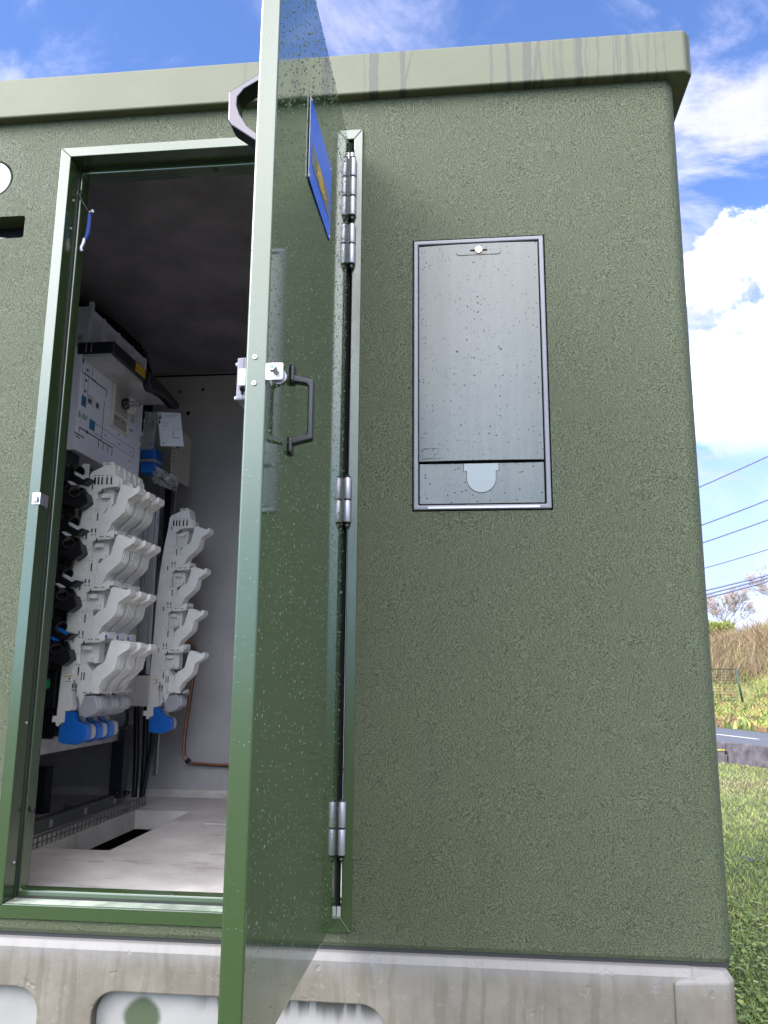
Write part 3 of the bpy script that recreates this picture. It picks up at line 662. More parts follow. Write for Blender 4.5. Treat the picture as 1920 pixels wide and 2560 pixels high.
HP = [(-.104, 1.272), (-.098, 1.274), (-.066, 1.262), (-.054, 1.2575), (-.045, 1.2665), (-.038, 1.264), (-.036, 1.250), (-.044, 1.240), (-.080, 1.216), (-.084, 1.187), (-.088, 1.173), (-.109, 1.151), (-.135, 1.129), (-.147, 1.102), (-.155, 1.090), (-.164, 1.087), (-.174, 1.093), (-.180, 1.108), (-.179, 1.122), (-.173, 1.138), (-.167, 1.168), (-.154, 1.183), (-.138, 1.190), (-.127, 1.200), (-.116, 1.247), (-.110, 1.268)]
HCORE = [(-.104, 1.270), (-.068, 1.258), (-.056, 1.250), (-.090, 1.214), (-.093, 1.187), (-.098, 1.175), (-.116, 1.153), (-.141, 1.130), (-.151, 1.104), (-.164, 1.089), (-.172, 1.095), (-.176, 1.122), (-.170, 1.138), (-.164, 1.166), (-.150, 1.181), (-.125, 1.198), (-.113, 1.247)]
HTIP = [(-.066, 1.2625), (-.054, 1.258), (-.045, 1.267), (-.038, 1.2645), (-.036, 1.249), (-.046, 1.240), (-.060, 1.248)]
def make_strip():
    Y = 0.80
    t = thing('fuse_switch', (-.26, Y, .40), 'x', 'fuse switch', 'white fuse switch strips of the switchboard')
    bm = NB(); pf = strip_profile(False); prism(bm, pf, Y, Y + .005); prism(bm, pf, Y + .080, Y + .085)
    plate = bm
    bm = NB(); prism(bm, strip_profile(True), Y + .030, Y + .075); link('body', bm, m_white, t, bevel=0.001)
    bm = plate      # moulded lugs and ribs inside the windows, and pads on the plate
    for k in range(4):
        zc = 1.078 - .187 * k; d_ = -.009 * k
        box(bm, -.214 + d_, -.196 + d_, Y - .004, Y, zc + .105, zc + .125); box(bm, -.214 + d_, -.196 + d_, Y - .004, Y, zc + .140, zc + .158)
        box(bm, -.190 + d_, -.160 + d_, Y + .012, Y + .032, zc + .150, zc + .165); box(bm, -.172 + d_, -.150 + d_, Y + .018, Y + .032, zc + .108, zc + .128)
        box(bm, -.226 + d_, -.210 + d_, Y - .003, Y, zc + .066, zc + .080)
        box(bm, -.172 + d_ * .8, -.128 + d_ * .3, Y - .002, Y, zc - .002, zc + .016)
        for j in range(4): box(bm, -.252 + d_ * .9 + j * .010, -.2495 + d_ * .9 + j * .010, Y - .0015, Y, zc - .01, zc + .05)
    box(bm, -.206, -.121, Y - .0025, Y, 1.280, 1.300)
    prism(bm, [(-.222, .585), (-.196, .585), (-.196, .520), (-.218, .502)], Y - .003, Y)
    nf0 = len(bm.faces)
    def sl(x, z0, z1, w=.0042): box(bm, x - w / 2, x + w / 2, Y - .0034, Y - .0029 + .0031, z0, z1)
    for x in (-.213, -.199, -.185, -.166, -.149): sl(x, 1.276, 1.303, .006 if x > -.19 else .0068); 
    for x in (-.213, -.199, -.185, -.166, -.149): box(bm, x - .003, x + .003, Y - .0034, Y - .0002, 1.309, 1.311)
    for k in range(4):
        zc = 1.078 - .187 * k; d_ = -.009 * k
        sl(-.221 + d_, zc + .178, zc + .197, .0036); sl(-.192 + d_, zc + .060, zc + .090, .0040); sl(-.180 + d_, zc + .168, zc + .182, .0036)
        for x in (-.210, -.196): sl(x + d_, zc + .016, zc + .031, .0036); box(bm, x + d_ - .003, x + d_ + .003, Y - .0006, Y + .001, zc + .006, zc + .010)
        for x in (-.176, -.166, -.150, -.142): box(bm, x + d_ * .7 - .0025, x + d_ * .7 + .0025, Y - .0026, Y + .001, zc - .001, zc + .003)
        for x in (-.202, -.190): box(bm, x + d_ - .003, x + d_ + .003, Y - .0006, Y + .001, zc + .097, zc + .0995)
    for x in (-.206, -.197): sl(x, .560, .588, .0036)
    for x in (-.262, -.250): box(bm, x - .004, x + .004, Y - .0008, Y + .001, .555, .558)
    cyl(bm, (-.251, Y - .001, .566), (-.251, Y + .001, .566), .0035, n=12)
    bm.faces.ensure_lookup_table()
    for f in bm.faces[nf0:]: f.material_index = 1
    link('side_plate', bm, [m_white, m_dark], t, bevel=0.0008)
    bm = NB(); prism(bm, [(-.270, .571), (-.240, .574), (-.240, .577), (-.270, .574)], Y - .0008, Y + .001); link('yellow_tab', bm, m_yel, t)
    for yo in (0.0, .048):
        bm = NB(); prism(bm, [(-.187, 1.347), (-.186, 1.361), (-.149, 1.361), (-.143, 1.355), (-.138, 1.312), (-.143, 1.312), (-.147, 1.340), (-.150, 1.343)], Y + yo - .001, Y + yo + .030)
        prism(bm, [(-.180, 1.3605), (-.160, 1.3605), (-.153, 1.350), (-.182, 1.350)], Y + yo - .0012, Y + yo - .0006, mi=1)
        h_ = link('hook', bm, [m_white, m_lgrey], t, bevel=0.001)
        if yo: 
            bm = NB(); prism(bm, [(-.180, 1.3625), (-.150, 1.3625), (-.147, 1.348)], Y + yo - .016, Y + yo - .003); link('amber_tab', bm, m_amber, h_)
    offs = [(0, 0), (-.004, -.188), (-.009, -.380), (.004, -.571)]
    for i, (a, b) in enumerate(offs):
        sh_ = lambda P0: [(x + a, z + b) for x, z in P0]
        bm = NB(); y0 = Y - .003
        for u0, u1 in ((0, .004), (.017, .0195), (.030, .0325), (.043, .0455), (.057, .061)): prism(bm, sh_(HP), y0 + u0, y0 + u1)
        prism(bm, sh_(HCORE), y0 + .002, y0 + .059); prism(bm, sh_(HTIP), y0 + .0005, y0 + .0605)
        ho = link('fuse_handle', bm, m_white, t, bevel=0.0014)
        bm = NB(); box(bm, -.150 + a, -.128 + a, Y + .064, Y + .076, 1.078 + b, 1.100 + b); box(bm, -.140 + a, -.118 + a, Y + .01, Y + .06, 1.086 + b, 1.090 + b); link('latch', bm, m_lgrey, ho, bevel=0.001)
    bm = NB(); prism(bm, [(-.219, .500), (-.156, .509), (-.150, .500), (-.137, .462), (-.145, .449), (-.183, .433), (-.206, .436)], Y + .003, Y + .016); prism(bm, [(-.205, .437), (-.150, .449), (-.155, .440), (-.188, .429)], Y + .004, Y + .07)
    for j in range(2):
        yy = Y + .017 + j * .036
        prism(bm, [(-.212, .497), (-.150, .505), (-.135, .490), (-.131, .464), (-.140, .452), (-.180, .440), (-.200, .440)], yy, yy + .030)
    link('terminal_cover', bm, m_grey, t, bevel=0.0045, seg=3)
    bm = NB(); prism(bm, [(-.258, .451), (-.231, .449), (-.226, .432), (-.212, .415), (-.184, .407), (-.176, .395), (-.174, .371), (-.177, .354), (-.200, .345), (-.212, .338), (-.258, .341), (-.276, .347), (-.276, .397), (-.258, .413)], Y + .002, Y + .045); 
    box(bm, -.262, -.240, Y - .001, Y + .002, .4, .415)
    link('end_cap', bm, m_blue, t, bevel=0.004, seg=3)
    bm = NB(); prism(bm, [(-.256, .449), (-.232, .447), (-.214, .412), (-.186, .404), (-.179, .392), (-.178, .370), (-.182, .356), (-.212, .342), (-.256, .345)], Y + .046, Y + .088); link('cable_gland', bm, m_lgrey, t, bevel=0.004, seg=3)
    adopt(t); return t
s0 = make_strip(); s0['label'] = 'white fuse switch strip nearest the door frame, its four handles swung open'
for dy_, lb in ((.095, 'white fuse switch strip second from the door frame, handles behind the nearest ones'), (.190, 'white fuse switch strip third from the door frame, last of the close packed three'), (.79, 'white fuse switch strip standing alone against the rear of the switchboard')):
    c = copy_tree(s0); c.location = s0.location + Vector((0, dy_, 0)); c['label'] = lb
    if dy_ > .5: c.location.x += .012; c.location.z -= .016

bl0 = NB()
for i, y in enumerate((.80, .895, .99)): box(bl0, -.148, -.135, y + .005, y + .03, .703, .722)
# --- switchboard carcass: backing, busbar covers, printed cover box
rack = thing('switchboard', (-.42, 1.2, .02), 'low voltage switchboard with white printed cover box on a dark steel frame', 'switchboard')
def rp(name, bm_, m, **k): return link(name, bm_, m, rack, **k)
bm = NB(); box(bm, -.60, -.300, .792, 1.385, 1.412, 1.826); pc = rp('cover_box', bm, m_cover, bevel=0.0025)
bm = NB(); box(bm, -.44, -.36, 1.08, 1.60, .45, 1.40); rp('backing_board', bm, m_lgrey)
bm = NB()
for i in range(9): box(bm, -.40 + .006 * (i % 2), -.33 + .012 * (i % 2), 1.09 + i * .052, 1.135 + i * .052, .60 - .04 * (i % 3), 1.385)
rp('busbar_cover', bm, m_grey, bevel=0.002)
bm = NB(); box(bm, -.38, -.325, 1.10, 1.74, .445, .575); rp('lower_cover', bm, m_lgrey, bevel=0.002)
bm = NB(); box(bm, -.45, -.39, 1.64, 1.70, .035, 1.42); rp('post', bm, m_navy, bevel=0.002)
bm = NB(); box(bm, -.45, -.39, .70, .76, .30, 1.42); rp('post', bm, m_navy, bevel=0.002)
bm = NB(); box(bm, -.455, -.42, .62, 1.66, .285, .345); rp('cross_beam', bm, m_zinc, bevel=0.002)
bm = NB(); box(bm, -.445, -.424, .50, 1.72, .0006, .046); box(bm, -.46, -.424, .50, 1.72, .044, .048); rl = rp('floor_rail', bm, m_dsteel, bevel=0.001)
for y in (1.075, 1.36, 1.64):
    bm = NB(); box(bm, -.4238, -.4225, y, y + .022, .010, .036); link('rail_slot', bm, m_whitep, rl)
bm = NB(); cyl(bm, (-.39, 1.675, .056), (-.372, 1.675, .056), .010, n=6); cyl(bm, (-.372, 1.675, .056), (-.36, 1.675, .056), .006, n=12); rp('foot_bolt', bm, m_steel); bm = NB(); cyl(bm, (-.42, 1.63, .062), (-.40, 1.63, .062), .007, n=6); rp('foot_bolt', bm, m_steel)
bm = NB(); box(bm, -.42, -.325, .850, .95, .456, .599); cs_ = rp('lower_case', bm, m_black, bevel=0.004)
bm = NB(); prism(bm, [(-.357 + .0095 * cos(a), .546 + .0185 * sin(a)) for a in [2 * pi * i / 28 for i in range(28)]], .8485, .8498); link('round_sticker', bm, m_sgreen, cs_)
bm = NB(); box(bm, -.42, -.325, .866, .95, .36, .455)
for i in range(8): box(bm, -.415 + i * .0115, -.411 + i * .0115, .850, .866, .365, .452)
box(bm, -.42, -.325, .850, .866, .352, .360); rp('finned_case', bm, m_black)
bm = NB()
for i in range(7): box(bm, -.385 + i * .0165, -.370 + i * .0165, 1.572 - .006 * (i % 2), 1.585, .580 + .03 * (i % 3), 1.385)
rp('grey_trunking', bm, m_grey, bevel=0.0015)
bm = NB(); box(bm, -.385, -.268, 1.570, 1.585, .440, .574); rp('lower_trunking', bm, m_lgrey, bevel=0.0015)
bm = NB(); box(bm, -.43, -.325, .79, .885, .60, 1.41); rp('black_duct', bm, m_black, bevel=0.003)
bm = NB(); box(bm, -.315, -.285, .886, .893, .60, 1.38); rp('side_board', bm, m_white, bevel=0.001)
# printed diagram on the cover box: everything on the x = -.3 face
XF = -.2995
def dl(name, m, rects, off=0.0):
    bm_ = NB()
    for y0, y1, z0, z1 in rects: box(bm_, XF - .0002, XF + .0004 + off, y0, y1, z0, z1)
    return link(name, bm_, m, pc)
dl('diagram_lines', m_ink, [(.799, .802, 1.722, 1.79), (.8025, 1.0085, 1.7205, 1.7255), (1.0090, 1.0125, 1.694, 1.7250), (.9995, 1.0025, 1.508, 1.672),
    (.811, .814, 1.488, 1.5065), (.8145, 1.100, 1.5025, 1.5070), (.976, .980, 1.472, 1.502), (1.017, 1.021, 1.472, 1.502), (1.060, 1.064, 1.472, 1.502), (1.1005, 1.1045, 1.471, 1.507),
    (.866, .884, 1.5075, 1.510), (.866, .884, 1.499, 1.502), (.879, .884, 1.790, 1.7915), (.880, .8825, 1.746, 1.785), (.876, .888, 1.744, 1.7455), (.874, .8765, 1.725, 1.741)])
dl('diagram_boxes', m_ink, [(.936, 1.315, 1.5575, 1.559), (.936, 1.315, 1.5185, 1.520), (1.3155, 1.3170, 1.5185, 1.559), (.822, .8232, 1.64, 1.77), (.854, .8552, 1.64, 1.77), (.8235, .8538, 1.769, 1.770), (.8235, .8538, 1.728, 1.729)])
dl('blue_field', m_sblue, [(.811, .849, 1.594, 1.636), (.890, .9345, 1.524, 1.5645)], .0003)
dl('rating_label', m_paper, [(.857, .968, 1.616, 1.655)], .0002)
dl('small_text', m_dark, [(.862 + .004 * i, .8645 + .004 * i, 1.622, 1.640) for i in range(8)] + [(.93, .953, 1.624, 1.644)] + [(.862, .90, 1.648, 1.650)], .0008)
bm = NB()
for y, z in ((.839, 1.745), (.836, 1.701), (.834, 1.657), (.829, 1.612)): cyl(bm, (XF, y, z), (XF + .0012, y, z), .0062, n=16)
ring_pts = [(.800, 1.777), (.800, 1.766)]
link('indicator', bm, m_ink, pc)
bm = NB()
for y, z in ring_pts:
    pts = [(XF + .0006, y + .007 * cos(a), z + .007 * sin(a)) for a in [2 * pi * i / 20 for i in range(21)]]; tube(bm, pts, .0012, 6)
link('transformer_symbol', bm, m_ink, pc)
T = lambda s, sz, m, y, z: text(s, sz, m, pc, (XF + .0006, y, z), (0, 1, 0), (0, 0, 1))
T('&', .036, m_green, .793, 1.543, ); T('TABLEAU', .011, m_green, .823, 1.557); T('URBAIN', .011, m_green, .823, 1.547)
T('REALIMENTATION', .0095, m_ink, .775, 1.472); T('PAR G.E.', .0095, m_ink, .79, 1.461)
T('GE', .009, m_ink, .868, 1.80); T('DEPART', .009, m_ink, .885, 1.722)
T('L T S', .009, m_ink, 1.02, 1.534); T('L T N', .009, m_ink, 1.155, 1.534); T('L T 3', .009, m_ink, 1.27, 1.532); T('TR 1', .010, m_ink, 1.14, 1.572); T('TIPI S PIED', .011, m_ink, 1.235, 1.626); T('IP2X', .008, m_ink, 1.27, 1.49)
dl('grey_field', m_lgrey, [(1.262, 1.292, 1.668, 1.706)])
# recessed window of the disconnector with raised cream surround
bm = NB()
for y0, y1, z0, z1 in ((1.060, 1.078, 1.588, 1.806), (1.0785, 1.228, 1.588, 1.598), (1.222, 1.228, 1.5985, 1.80), (1.0785, 1.2215, 1.655, 1.659)): box(bm, XF, XF + .010, y0, y1, z0, z1)
link('window_surround', bm, m_cream, pc, bevel=0.0015)
bm = NB(); box(bm, XF, XF + .002, 1.0785, 1.2215, 1.6595, 1.80); link('window_ground', bm, m_beige, pc)
bm = NB(); box(bm, XF, XF + .002, 1.0785, 1.2215, 1.5985, 1.6545); link('window_label', bm, m_beige, pc)
T2 = text('I', .03, m_ink, pc, (XF + .0022, 1.084, 1.632), (0, 1, 0), (0, 0, 1)); text('ARRIVEE', .012, m_ink, pc, (XF + .0022, 1.10, 1.636), (0, 1, 0), (0, 0, 1)); text('630 A', .012, m_ink, pc, (XF + .0022, 1.17, 1.636), (0, 1, 0), (0, 0, 1))
bm = NB(); cyl(bm, (XF + .003, 1.175, 1.720), (XF + .020, 1.175, 1.720), .024, n=28); link('lock_rosette', bm, m_steel, pc)
bm = NB(); box(bm, XF + .012, XF + .075, 1.165, 1.187, 1.711, 1.729); link('clear_lever', bm, m_clear, pc, bevel=0.002)
bm = NB(); box(bm, XF + .012, XF + .050, 1.19, 1.215, 1.684, 1.704); link('seal_block', bm, m_cream, pc, bevel=0.002)
# upper vented cover
bm = NB(); box(bm, -.60, -.350, .915, 1.505, 1.872, 2.050)
for i in range(4):
    for j in range(6): box(bm, -.3504, -.3493, .945 + i * .145 + j * .014, .950 + i * .145 + j * .014, 1.885, 2.02, 1)
for i in range(4): box(bm, -.3499, -.342, 1.030 + i * .145, 1.046 + i * .145, 1.873, 2.048)
box(bm, -.3495, -.335, .905, .925, 1.99, 2.066)
uc = rp('vented_cover', bm, [m_cover, m_grey], bevel=0.001)
bm = NB(); box(bm, -.328, -.304, .790, .794, 1.826, 1.872); cyl(bm, (-.316, .790, 1.858), (-.316, .7885, 1.858), .004, n=12, mi=1); rp('bracket', bm, [m_beige, m_blackm])
# black disconnector bar with clear lid and lever
bm = NB(); box(bm, -.32, -.172, .785, 1.13, 1.792, 1.838); db = rp('disconnector', bm, m_black, bevel=0.003)
bm = NB(); box(bm, -.300, -.186, .79, 1.36, 1.776, 1.7915); link('clear_lid', bm, mat('smoked_lid', (.42, .41, .42), .12, ior=1.45, var=.1), db, bevel=0.002)
bm = NB(); 
for x in (-.285, -.265): box(bm, x, x + .003, .7842, .7852, 1.797, 1.833)
link('terminal_bars', bm, m_zinc, db)
bm = NB(); box(bm, -.1718, -.1708, .99, 1.085, 1.797, 1.832); link('warning_label', bm, m_yel, db)
bm = NB(); box(bm, -.1707, -.1703, 1.00, 1.075, 1.818, 1.8195); box(bm, -.1707, -.1703, 1.00, 1.075, 1.811, 1.8122); box(bm, -.1707, -.1703, 1.00, 1.06, 1.804, 1.8052); link('label_lines', bm, m_dark, db)
bm = NB(); prism(bm, [(1.10, 1.835), (1.16, 1.832), (1.30, 1.822), (1.42, 1.812), (1.445, 1.800), (1.440, 1.780), (1.40, 1.772), (1.28, 1.776), (1.20, 1.770), (1.13, 1.755), (1.10, 1.775)], -.190, -.150, 'x')
link('lever', bm, m_black, db, bevel=0.012, seg=4)
bm = NB(); box(bm, -.220, -.196, 1.17, 1.27, 1.815, 1.84); link('rear_label', bm, m_yel, db)
# blue terminal covers and grey step behind
bm = NB(); box(bm, -.325, -.255, 1.45, 1.53, 1.550, 1.600); box(bm, -.322, -.250, 1.45, 1.53, 1.486, 1.535); rp('blue_terminal_cover', bm, m_blue, bevel=0.006, seg=3)
bm = NB(); box(bm, -.33, -.252, 1.448, 1.54, 1.536, 1.549); prism(bm, [(-.25, 1.52), (-.18, 1.47), (-.18, 1.44), (-.26, 1.455)], 1.46, 1.56); rp('terminal_step', bm, m_grey, bevel=0.001)
bm = NB(); prism(bm, rrect(1.65, 1.612, .25, .255, .03), -.212, -.205, 'x'); bp_ = rp('meter_plate', bm, m_beige, bevel=0.002)
bm = NB(); box(bm, -.2048, -.2035, 1.57, 1.605, 1.635, 1.665); link('plate_screen', bm, m_navy, bp_); 
bm = NB(); 
for i in range(4): cyl(bm, (-.205, 1.545, 1.62 - i * .020), (-.2035, 1.545, 1.62 - i * .020), .005, n=12)
link('plate_holes', bm, m_dark, bp_)
bm = NB(); box(bm, -.398, -.376, 1.88, 1.90, 1.15, 1.60); rp('aluminium_upright', bm, m_alu)
bm = NB(); box(bm, -.33, -.316, 1.88, 1.90, .5, 1.56); rp('aluminium_upright', bm, m_alu)
bm = NB(); box(bm, -.37, -.34, 1.89, 1.91, .5, 1.60); rp('upright', bm, m_navy)
bm = NB(); cyl(bm, (-.262, 1.56, 1.155), (-.262, 1.585, 1.155), .012, n=16); rp('black_knob', bm, m_black)
bm = NB(); box(bm, -.52, -.34, .9, 1.6, .36, .44); rp('lower_frame', bm, m_dsteel)
adopt(rack)
# blue inserts that sit under the 4th handles
o = link('blue_tabs', bl0, m_blue, rack); o.matrix_parent_inverse = Matrix.Translation(rack.location).inverted()

# --- cable boots
def boot(kind):
    t = thing('cable_boot', (-.30, .77, 1.3), 'x', 'cable boot', 'black cable boots along the switchboard edge')
    if kind == 0:
        pf = [(-.40, 1.350), (-.315, 1.350), (-.262, 1.300), (-.209, 1.289), (-.238, 1.267), (-.292, 1.282), (-.40, 1.268)]
        tb = [((-.290, .775, 1.335), (-.250, .745, 1.312), .021)]; lab = [(-.286, 1.314), (-.272, 1.317), (-.222, 1.292), (-.236, 1.285)]
    else:
        pf = [(-.40, 1.262), (-.300, 1.258), (-.268, 1.238), (-.222, 1.236), (-.210, 1.200), (-.244, 1.176), (-.290, 1.192), (-.40, 1.178)]
        tb = [((-.29, .775, 1.26), (-.262, .742, 1.236), .020), ((-.262, .80, 1.25), (-.236, .765, 1.224), .020)]; lab = [(-.298, 1.279), (-.284, 1.280), (-.256, 1.266), (-.276, 1.262)]
    bm = NB(); prism(bm, pf, .755, .800); link('body', bm, m_black, t, bevel=0.003)
    for a, b, r in tb:
        bm = NB(); cyl(bm, a, b, r * .86, r, 24, caps=False); cyl(bm, a, b, r * .75, r * .88, 24, caps=False); cyl(bm, Vector(a) * .5 + Vector(b) * .5, Vector(a) * .49 + Vector(b) * .51, r * .8, n=20)
        A, B = Vector(a), Vector(b); d = (B - A).normalized(); q1 = d.cross(Vector((0, 0, 1))).normalized(); q2 = d.cross(q1); m_ = 24
        ro = [bm.verts.new(B + (q1 * cos(2 * pi * i / m_) + q2 * sin(2 * pi * i / m_)) * r) for i in range(m_)]; ri = [bm.verts.new(B + (q1 * cos(2 * pi * i / m_) + q2 * sin(2 * pi * i / m_)) * r * .88) for i in range(m_)]
        for i in range(m_): bm.faces.new((ro[i], ro[(i + 1) % m_], ri[(i + 1) % m_], ri[i]))
        link('socket', bm, m_black, t)
    bm = NB(); prism(bm, lab, .7515, .7545); link('phase_tag', bm, m_paper, t)
    adopt(t); return t
bA, bB = boot(0), boot(1)
names = ['topmost of the black cable boots, with a white tag', 'second black cable boot from the top of the column', 'third black cable boot from the top, socket above a white tag', 'fourth black cable boot from the top of the column', 'fifth black cable boot, level with the third row of handles', 'sixth black cable boot, above the one with the upper blue tag', 'black cable boot with a blue tag below its socket', 'lowest black cable boot, blue tag above its sockets']
for k in range(4):
    for j, src in enumerate((bA, bB)):
        c = src if k == 0 else copy_tree(src)
        if k: c.location = src.location + Vector((-.006 * k, 0, -.189 * k))
        c['label'] = names[2 * k + j]
        if k == 3:
            for ch in c.children:
                if ch.name.startswith('phase_tag'): ch.data = ch.data.copy(); ch.data.materials[0] = m_blue; ch['label'] = 'blue tag'

# --- loose and fixed things around the switchboard
pt = thing('instruction_sheet', (-.13, 1.3, 1.56), 'white printed instruction sheet in a clear bag hanging from the black lever', 'sheet')
bm = NB(); prism(bm, [(-.197, 1.722), (-.091, 1.714), (-.066, 1.561), (-.171, 1.566)], 1.300, 1.3012); sh = link('sheet', bm, m_paper, pt)
bm = NB()
for a in ((-.188, -.176, 1.690, 1.698), (-.186, -.180, 1.668, 1.684), (-.170, -.152, 1.672, 1.673), (-.152, -.150, 1.655, 1.672), (-.170, -.152, 1.655, 1.656), (-.120, -.112, 1.640, 1.642), (-.108, -.085, 1.640, 1.6412), (-.118, -.116, 1.60, 1.63), (-.115, -.085, 1.60, 1.602), (-.16, -.10, 1.704, 1.705), (-.16, -.115, 1.697, 1.698)): box(bm, a[0], a[1], 1.2990, 1.2998, a[2], a[3])
link('printed_figures', bm, m_ink, pt)
text('&', .026, m_green, pt, (-.189, 1.2996, 1.697), (1, 0, 0), (0, 0, 1)); text('X', .016, m_ink, pt, (-.165, 1.2996, 1.572), (1, 0, 0), (0, 0, 1))
bm = NB(); vs = []
random.seed(3)
for i in range(9):
    for j in range(9): vs.append(bm.verts.new((-.255 + .065 * i / 8 + .02 * (j / 8 - .5) * -1, 1.29 + random.uniform(-.018, .018), 1.72 - .17 * j / 8)))
for i in range(8):
    for j in range(8): bm.faces.new((vs[i * 9 + j], vs[(i + 1) * 9 + j], vs[(i + 1) * 9 + j + 1], vs[i * 9 + j + 1]))
link('clear_bag', bm, m_film, pt, smooth=True)
adopt(pt)
random.seed(11)
bm = NB(); vs = []
for i in range(13):
    for j in range(9): vs.append(bm.verts.new((-.25 + .11 * i / 12, 1.42 + random.uniform(-.03, .03), 1.50 - .07 * j / 8 - .04 * i / 12)))
for i in range(12):
    for j in range(8): bm.faces.new((vs[i * 9 + j], vs[(i + 1) * 9 + j], vs[(i + 1) * 9 + j + 1], vs[i * 9 + j + 1]))
tag(link('plastic_bag', bm, m_film, smooth=True), 'crumpled clear plastic bag below the blue terminal covers', 'bag')

bm = NB()
def cable(pts, r, name, label, cat='cable', m=m_black, group=None, n=12):
    b_ = NB(); tube(b_, curve(pts, 8), r, n); return tag(link(name, b_, m), label, cat, group)
gc = 'black cables dropping to the floor at the rear'
cable([(-.455, 1.90, 1.3), (-.47, 1.93, .8), (-.475, 1.95, .45), (-.46, 1.95, .2), (-.452, 1.94, -.05)], .013, 'power_cable', 'left one of the black power cables at the rear', group=gc)
cable([(-.41, 1.90, 1.2), (-.42, 1.93, .8), (-.425, 1.95, .45), (-.418, 1.95, .2), (-.415, 1.94, -.05)], .013, 'power_cable', 'straight middle black power cable at the rear', group=gc)
cable([(-.355, 1.86, .6), (-.36, 1.90, .42), (-.375, 1.92, .25), (-.395, 1.93, .12), (-.412, 1.92, -.05)], .011, 'power_cable', 'slanting black power cable next to the aluminium strip', group=gc)
cable([(-.19, 1.18, .445), (-.215, 1.25, .40), (-.27, 1.35, .365), (-.36, 1.5, .35)], .010, 'jumper_cable', 'black cable curving behind the grey terminal covers')
bm = NB(); box(bm, -.375, -.352, 1.955, 1.975, .10, .42); tag(link('cable_duct_strip', bm, m_alu, bevel=.002), 'short pale aluminium strip hanging beside the black cables', 'metal strip')
er = thing('earth_conductor', (-.2, 1.97, .5), 'bare copper earth conductor bending along the rear wall near the floor', 'conductor')
b_ = NB(); pp = curve([(-.27, 1.86, .742), (-.243, 1.93, .742), (-.210, 1.955, .728), (-.196, 1.962, .690), (-.203, 1.966, .563), (-.212, 1.966, .468), (-.228, 1.966, .30), (-.229, 1.966, .215), (-.220, 1.966, .180), (-.192, 1.966, .163), (-.131, 1.966, .156), (.05, 1.966, .152), (.7, 1.966, .150)], 8)
tube(b_, pp, .0058, 10); link('copper_bar', b_, m_copper, er)
b_ = NB(); tube(b_, [p + Vector((.0, .013, -.006)) for p in pp], .0055, 8); link('black_lead', b_, m_black, er)
b_ = NB(); cyl(b_, (-.207, 1.955, .163), (-.193, 1.955, .178), .012, n=10); link('clip', b_, m_black, er); adopt(er)
for i, (x, z, r, nm, lb) in enumerate(((-.311, 1.943, .030, 'anchor_socket', 'round concrete anchor socket in the rear wall'), (-.363, 2.067, .008, 'anchor_hole', 'small drilled hole in the rear wall, left one of two'), (-.239, 2.075, .009, 'anchor_hole', 'small drilled hole in the rear wall, right one of two'))):
    b_ = NB(); cyl(b_, (x, 1.9945, z), (x, 1.990 if i == 0 else 1.9935, z), r, r * .9, 24)
    if i == 0: cyl(b_, (x, 1.9899, z), (x, 1.9885, z), .011, n=16, mi=1)
    o = link(nm, b_, [m_wallin, m_blackm] if i == 0 else m_dark, kiosk); o['label'] = lb; o.matrix_parent_inverse = Matrix.Translation(kiosk.location).inverted()
# perforated tray by the floor opening
b_ = NB(); nC = 31; y0, y1 = .70, 1.70; cw = (y1 - y0) / nC
for z0, z1 in ((-.006, 0.000), (.015, .019), (.034, .042)): box(b_, -.302, -.2995, y0, y1, z0, z1)
for i in range(nC + 1):
    for z0, z1 in ((.000, .015), (.019, .034)): box(b_, -.302, -.2995, y0 + i * cw - .003, y0 + i * cw + .003, z0, z1)
box(b_, -.312, -.3022, y0, y1, -.006, -.003)
tag(link('perforated_strip', b_, m_dsteel), 'perforated steel strip with square holes along the floor opening', 'steel strip')
b_ = NB(); box(b_, -.70, -.625, 1.40, 1.46, .0006, .190); box(b_, -.70, -.622, 1.396, 1.3995, .0006, .194, 0)
tag(link('steel_post_foot', b_, m_navy, bevel=.002), 'dark blue steel foot standing on the floor at the left', 'steel foot')
b_ = NB(); cyl(b_, (-.60, 1.55, .0006), (-.60, 1.55, .02), .010, n=6); box(b_, -.61, -.44, 1.56, 1.60, .0006, .006); cyl(b_, (-.52, 1.58, .006), (-.52, 1.58, .022), .008, n=6)
tag(link('bolted_plate', b_, m_dsteel), 'bolted dark plate on the floor behind the rail', 'plate')
# black cable bundle above the vented cover
b_ = NB(); random.seed(5)
for i in range(12):
    a = random.uniform(0, .06); b2_ = random.uniform(0, .10)
    tube(b_, curve([(-.62, .86 + b2_, 2.14 - a), (-.50, 1.00 + b2_, 2.125 - a * .8), (-.42, 1.15 + b2_, 2.12 - a * .7), (-.385, 1.34 + b2_, 2.10 - a * .7), (-.375, 1.46 + b2_, 2.05 - a * .5), (-.38, 1.54 + b2_, 1.96), (-.40, 1.58 + b2_, 1.7)], 6), .020, 8)
for i in range(900):
    t_ = random.random(); c_ = Vector((-.60 + .235 * min(1, t_ * 1.25), .90 + .62 * t_ + random.uniform(0, .08), 2.15 - .08 * max(0, t_ - .6) / .4)); d_ = Vector((random.gauss(0, 1), random.gauss(0, 1), random.gauss(.6, 1))).normalized() * random.uniform(.004, .016)
    e_ = d_.cross(Vector((.3, .5, .8))).normalized() * .0012
    b_.faces.new([b_.verts.new(v) for v in (c_ - e_, c_ + e_, c_ + d_)])
tag(link('cable_bundle', b_, m_blackm), 'thick frayed black cable bundle looping over the vented white cover', 'cable bundle')
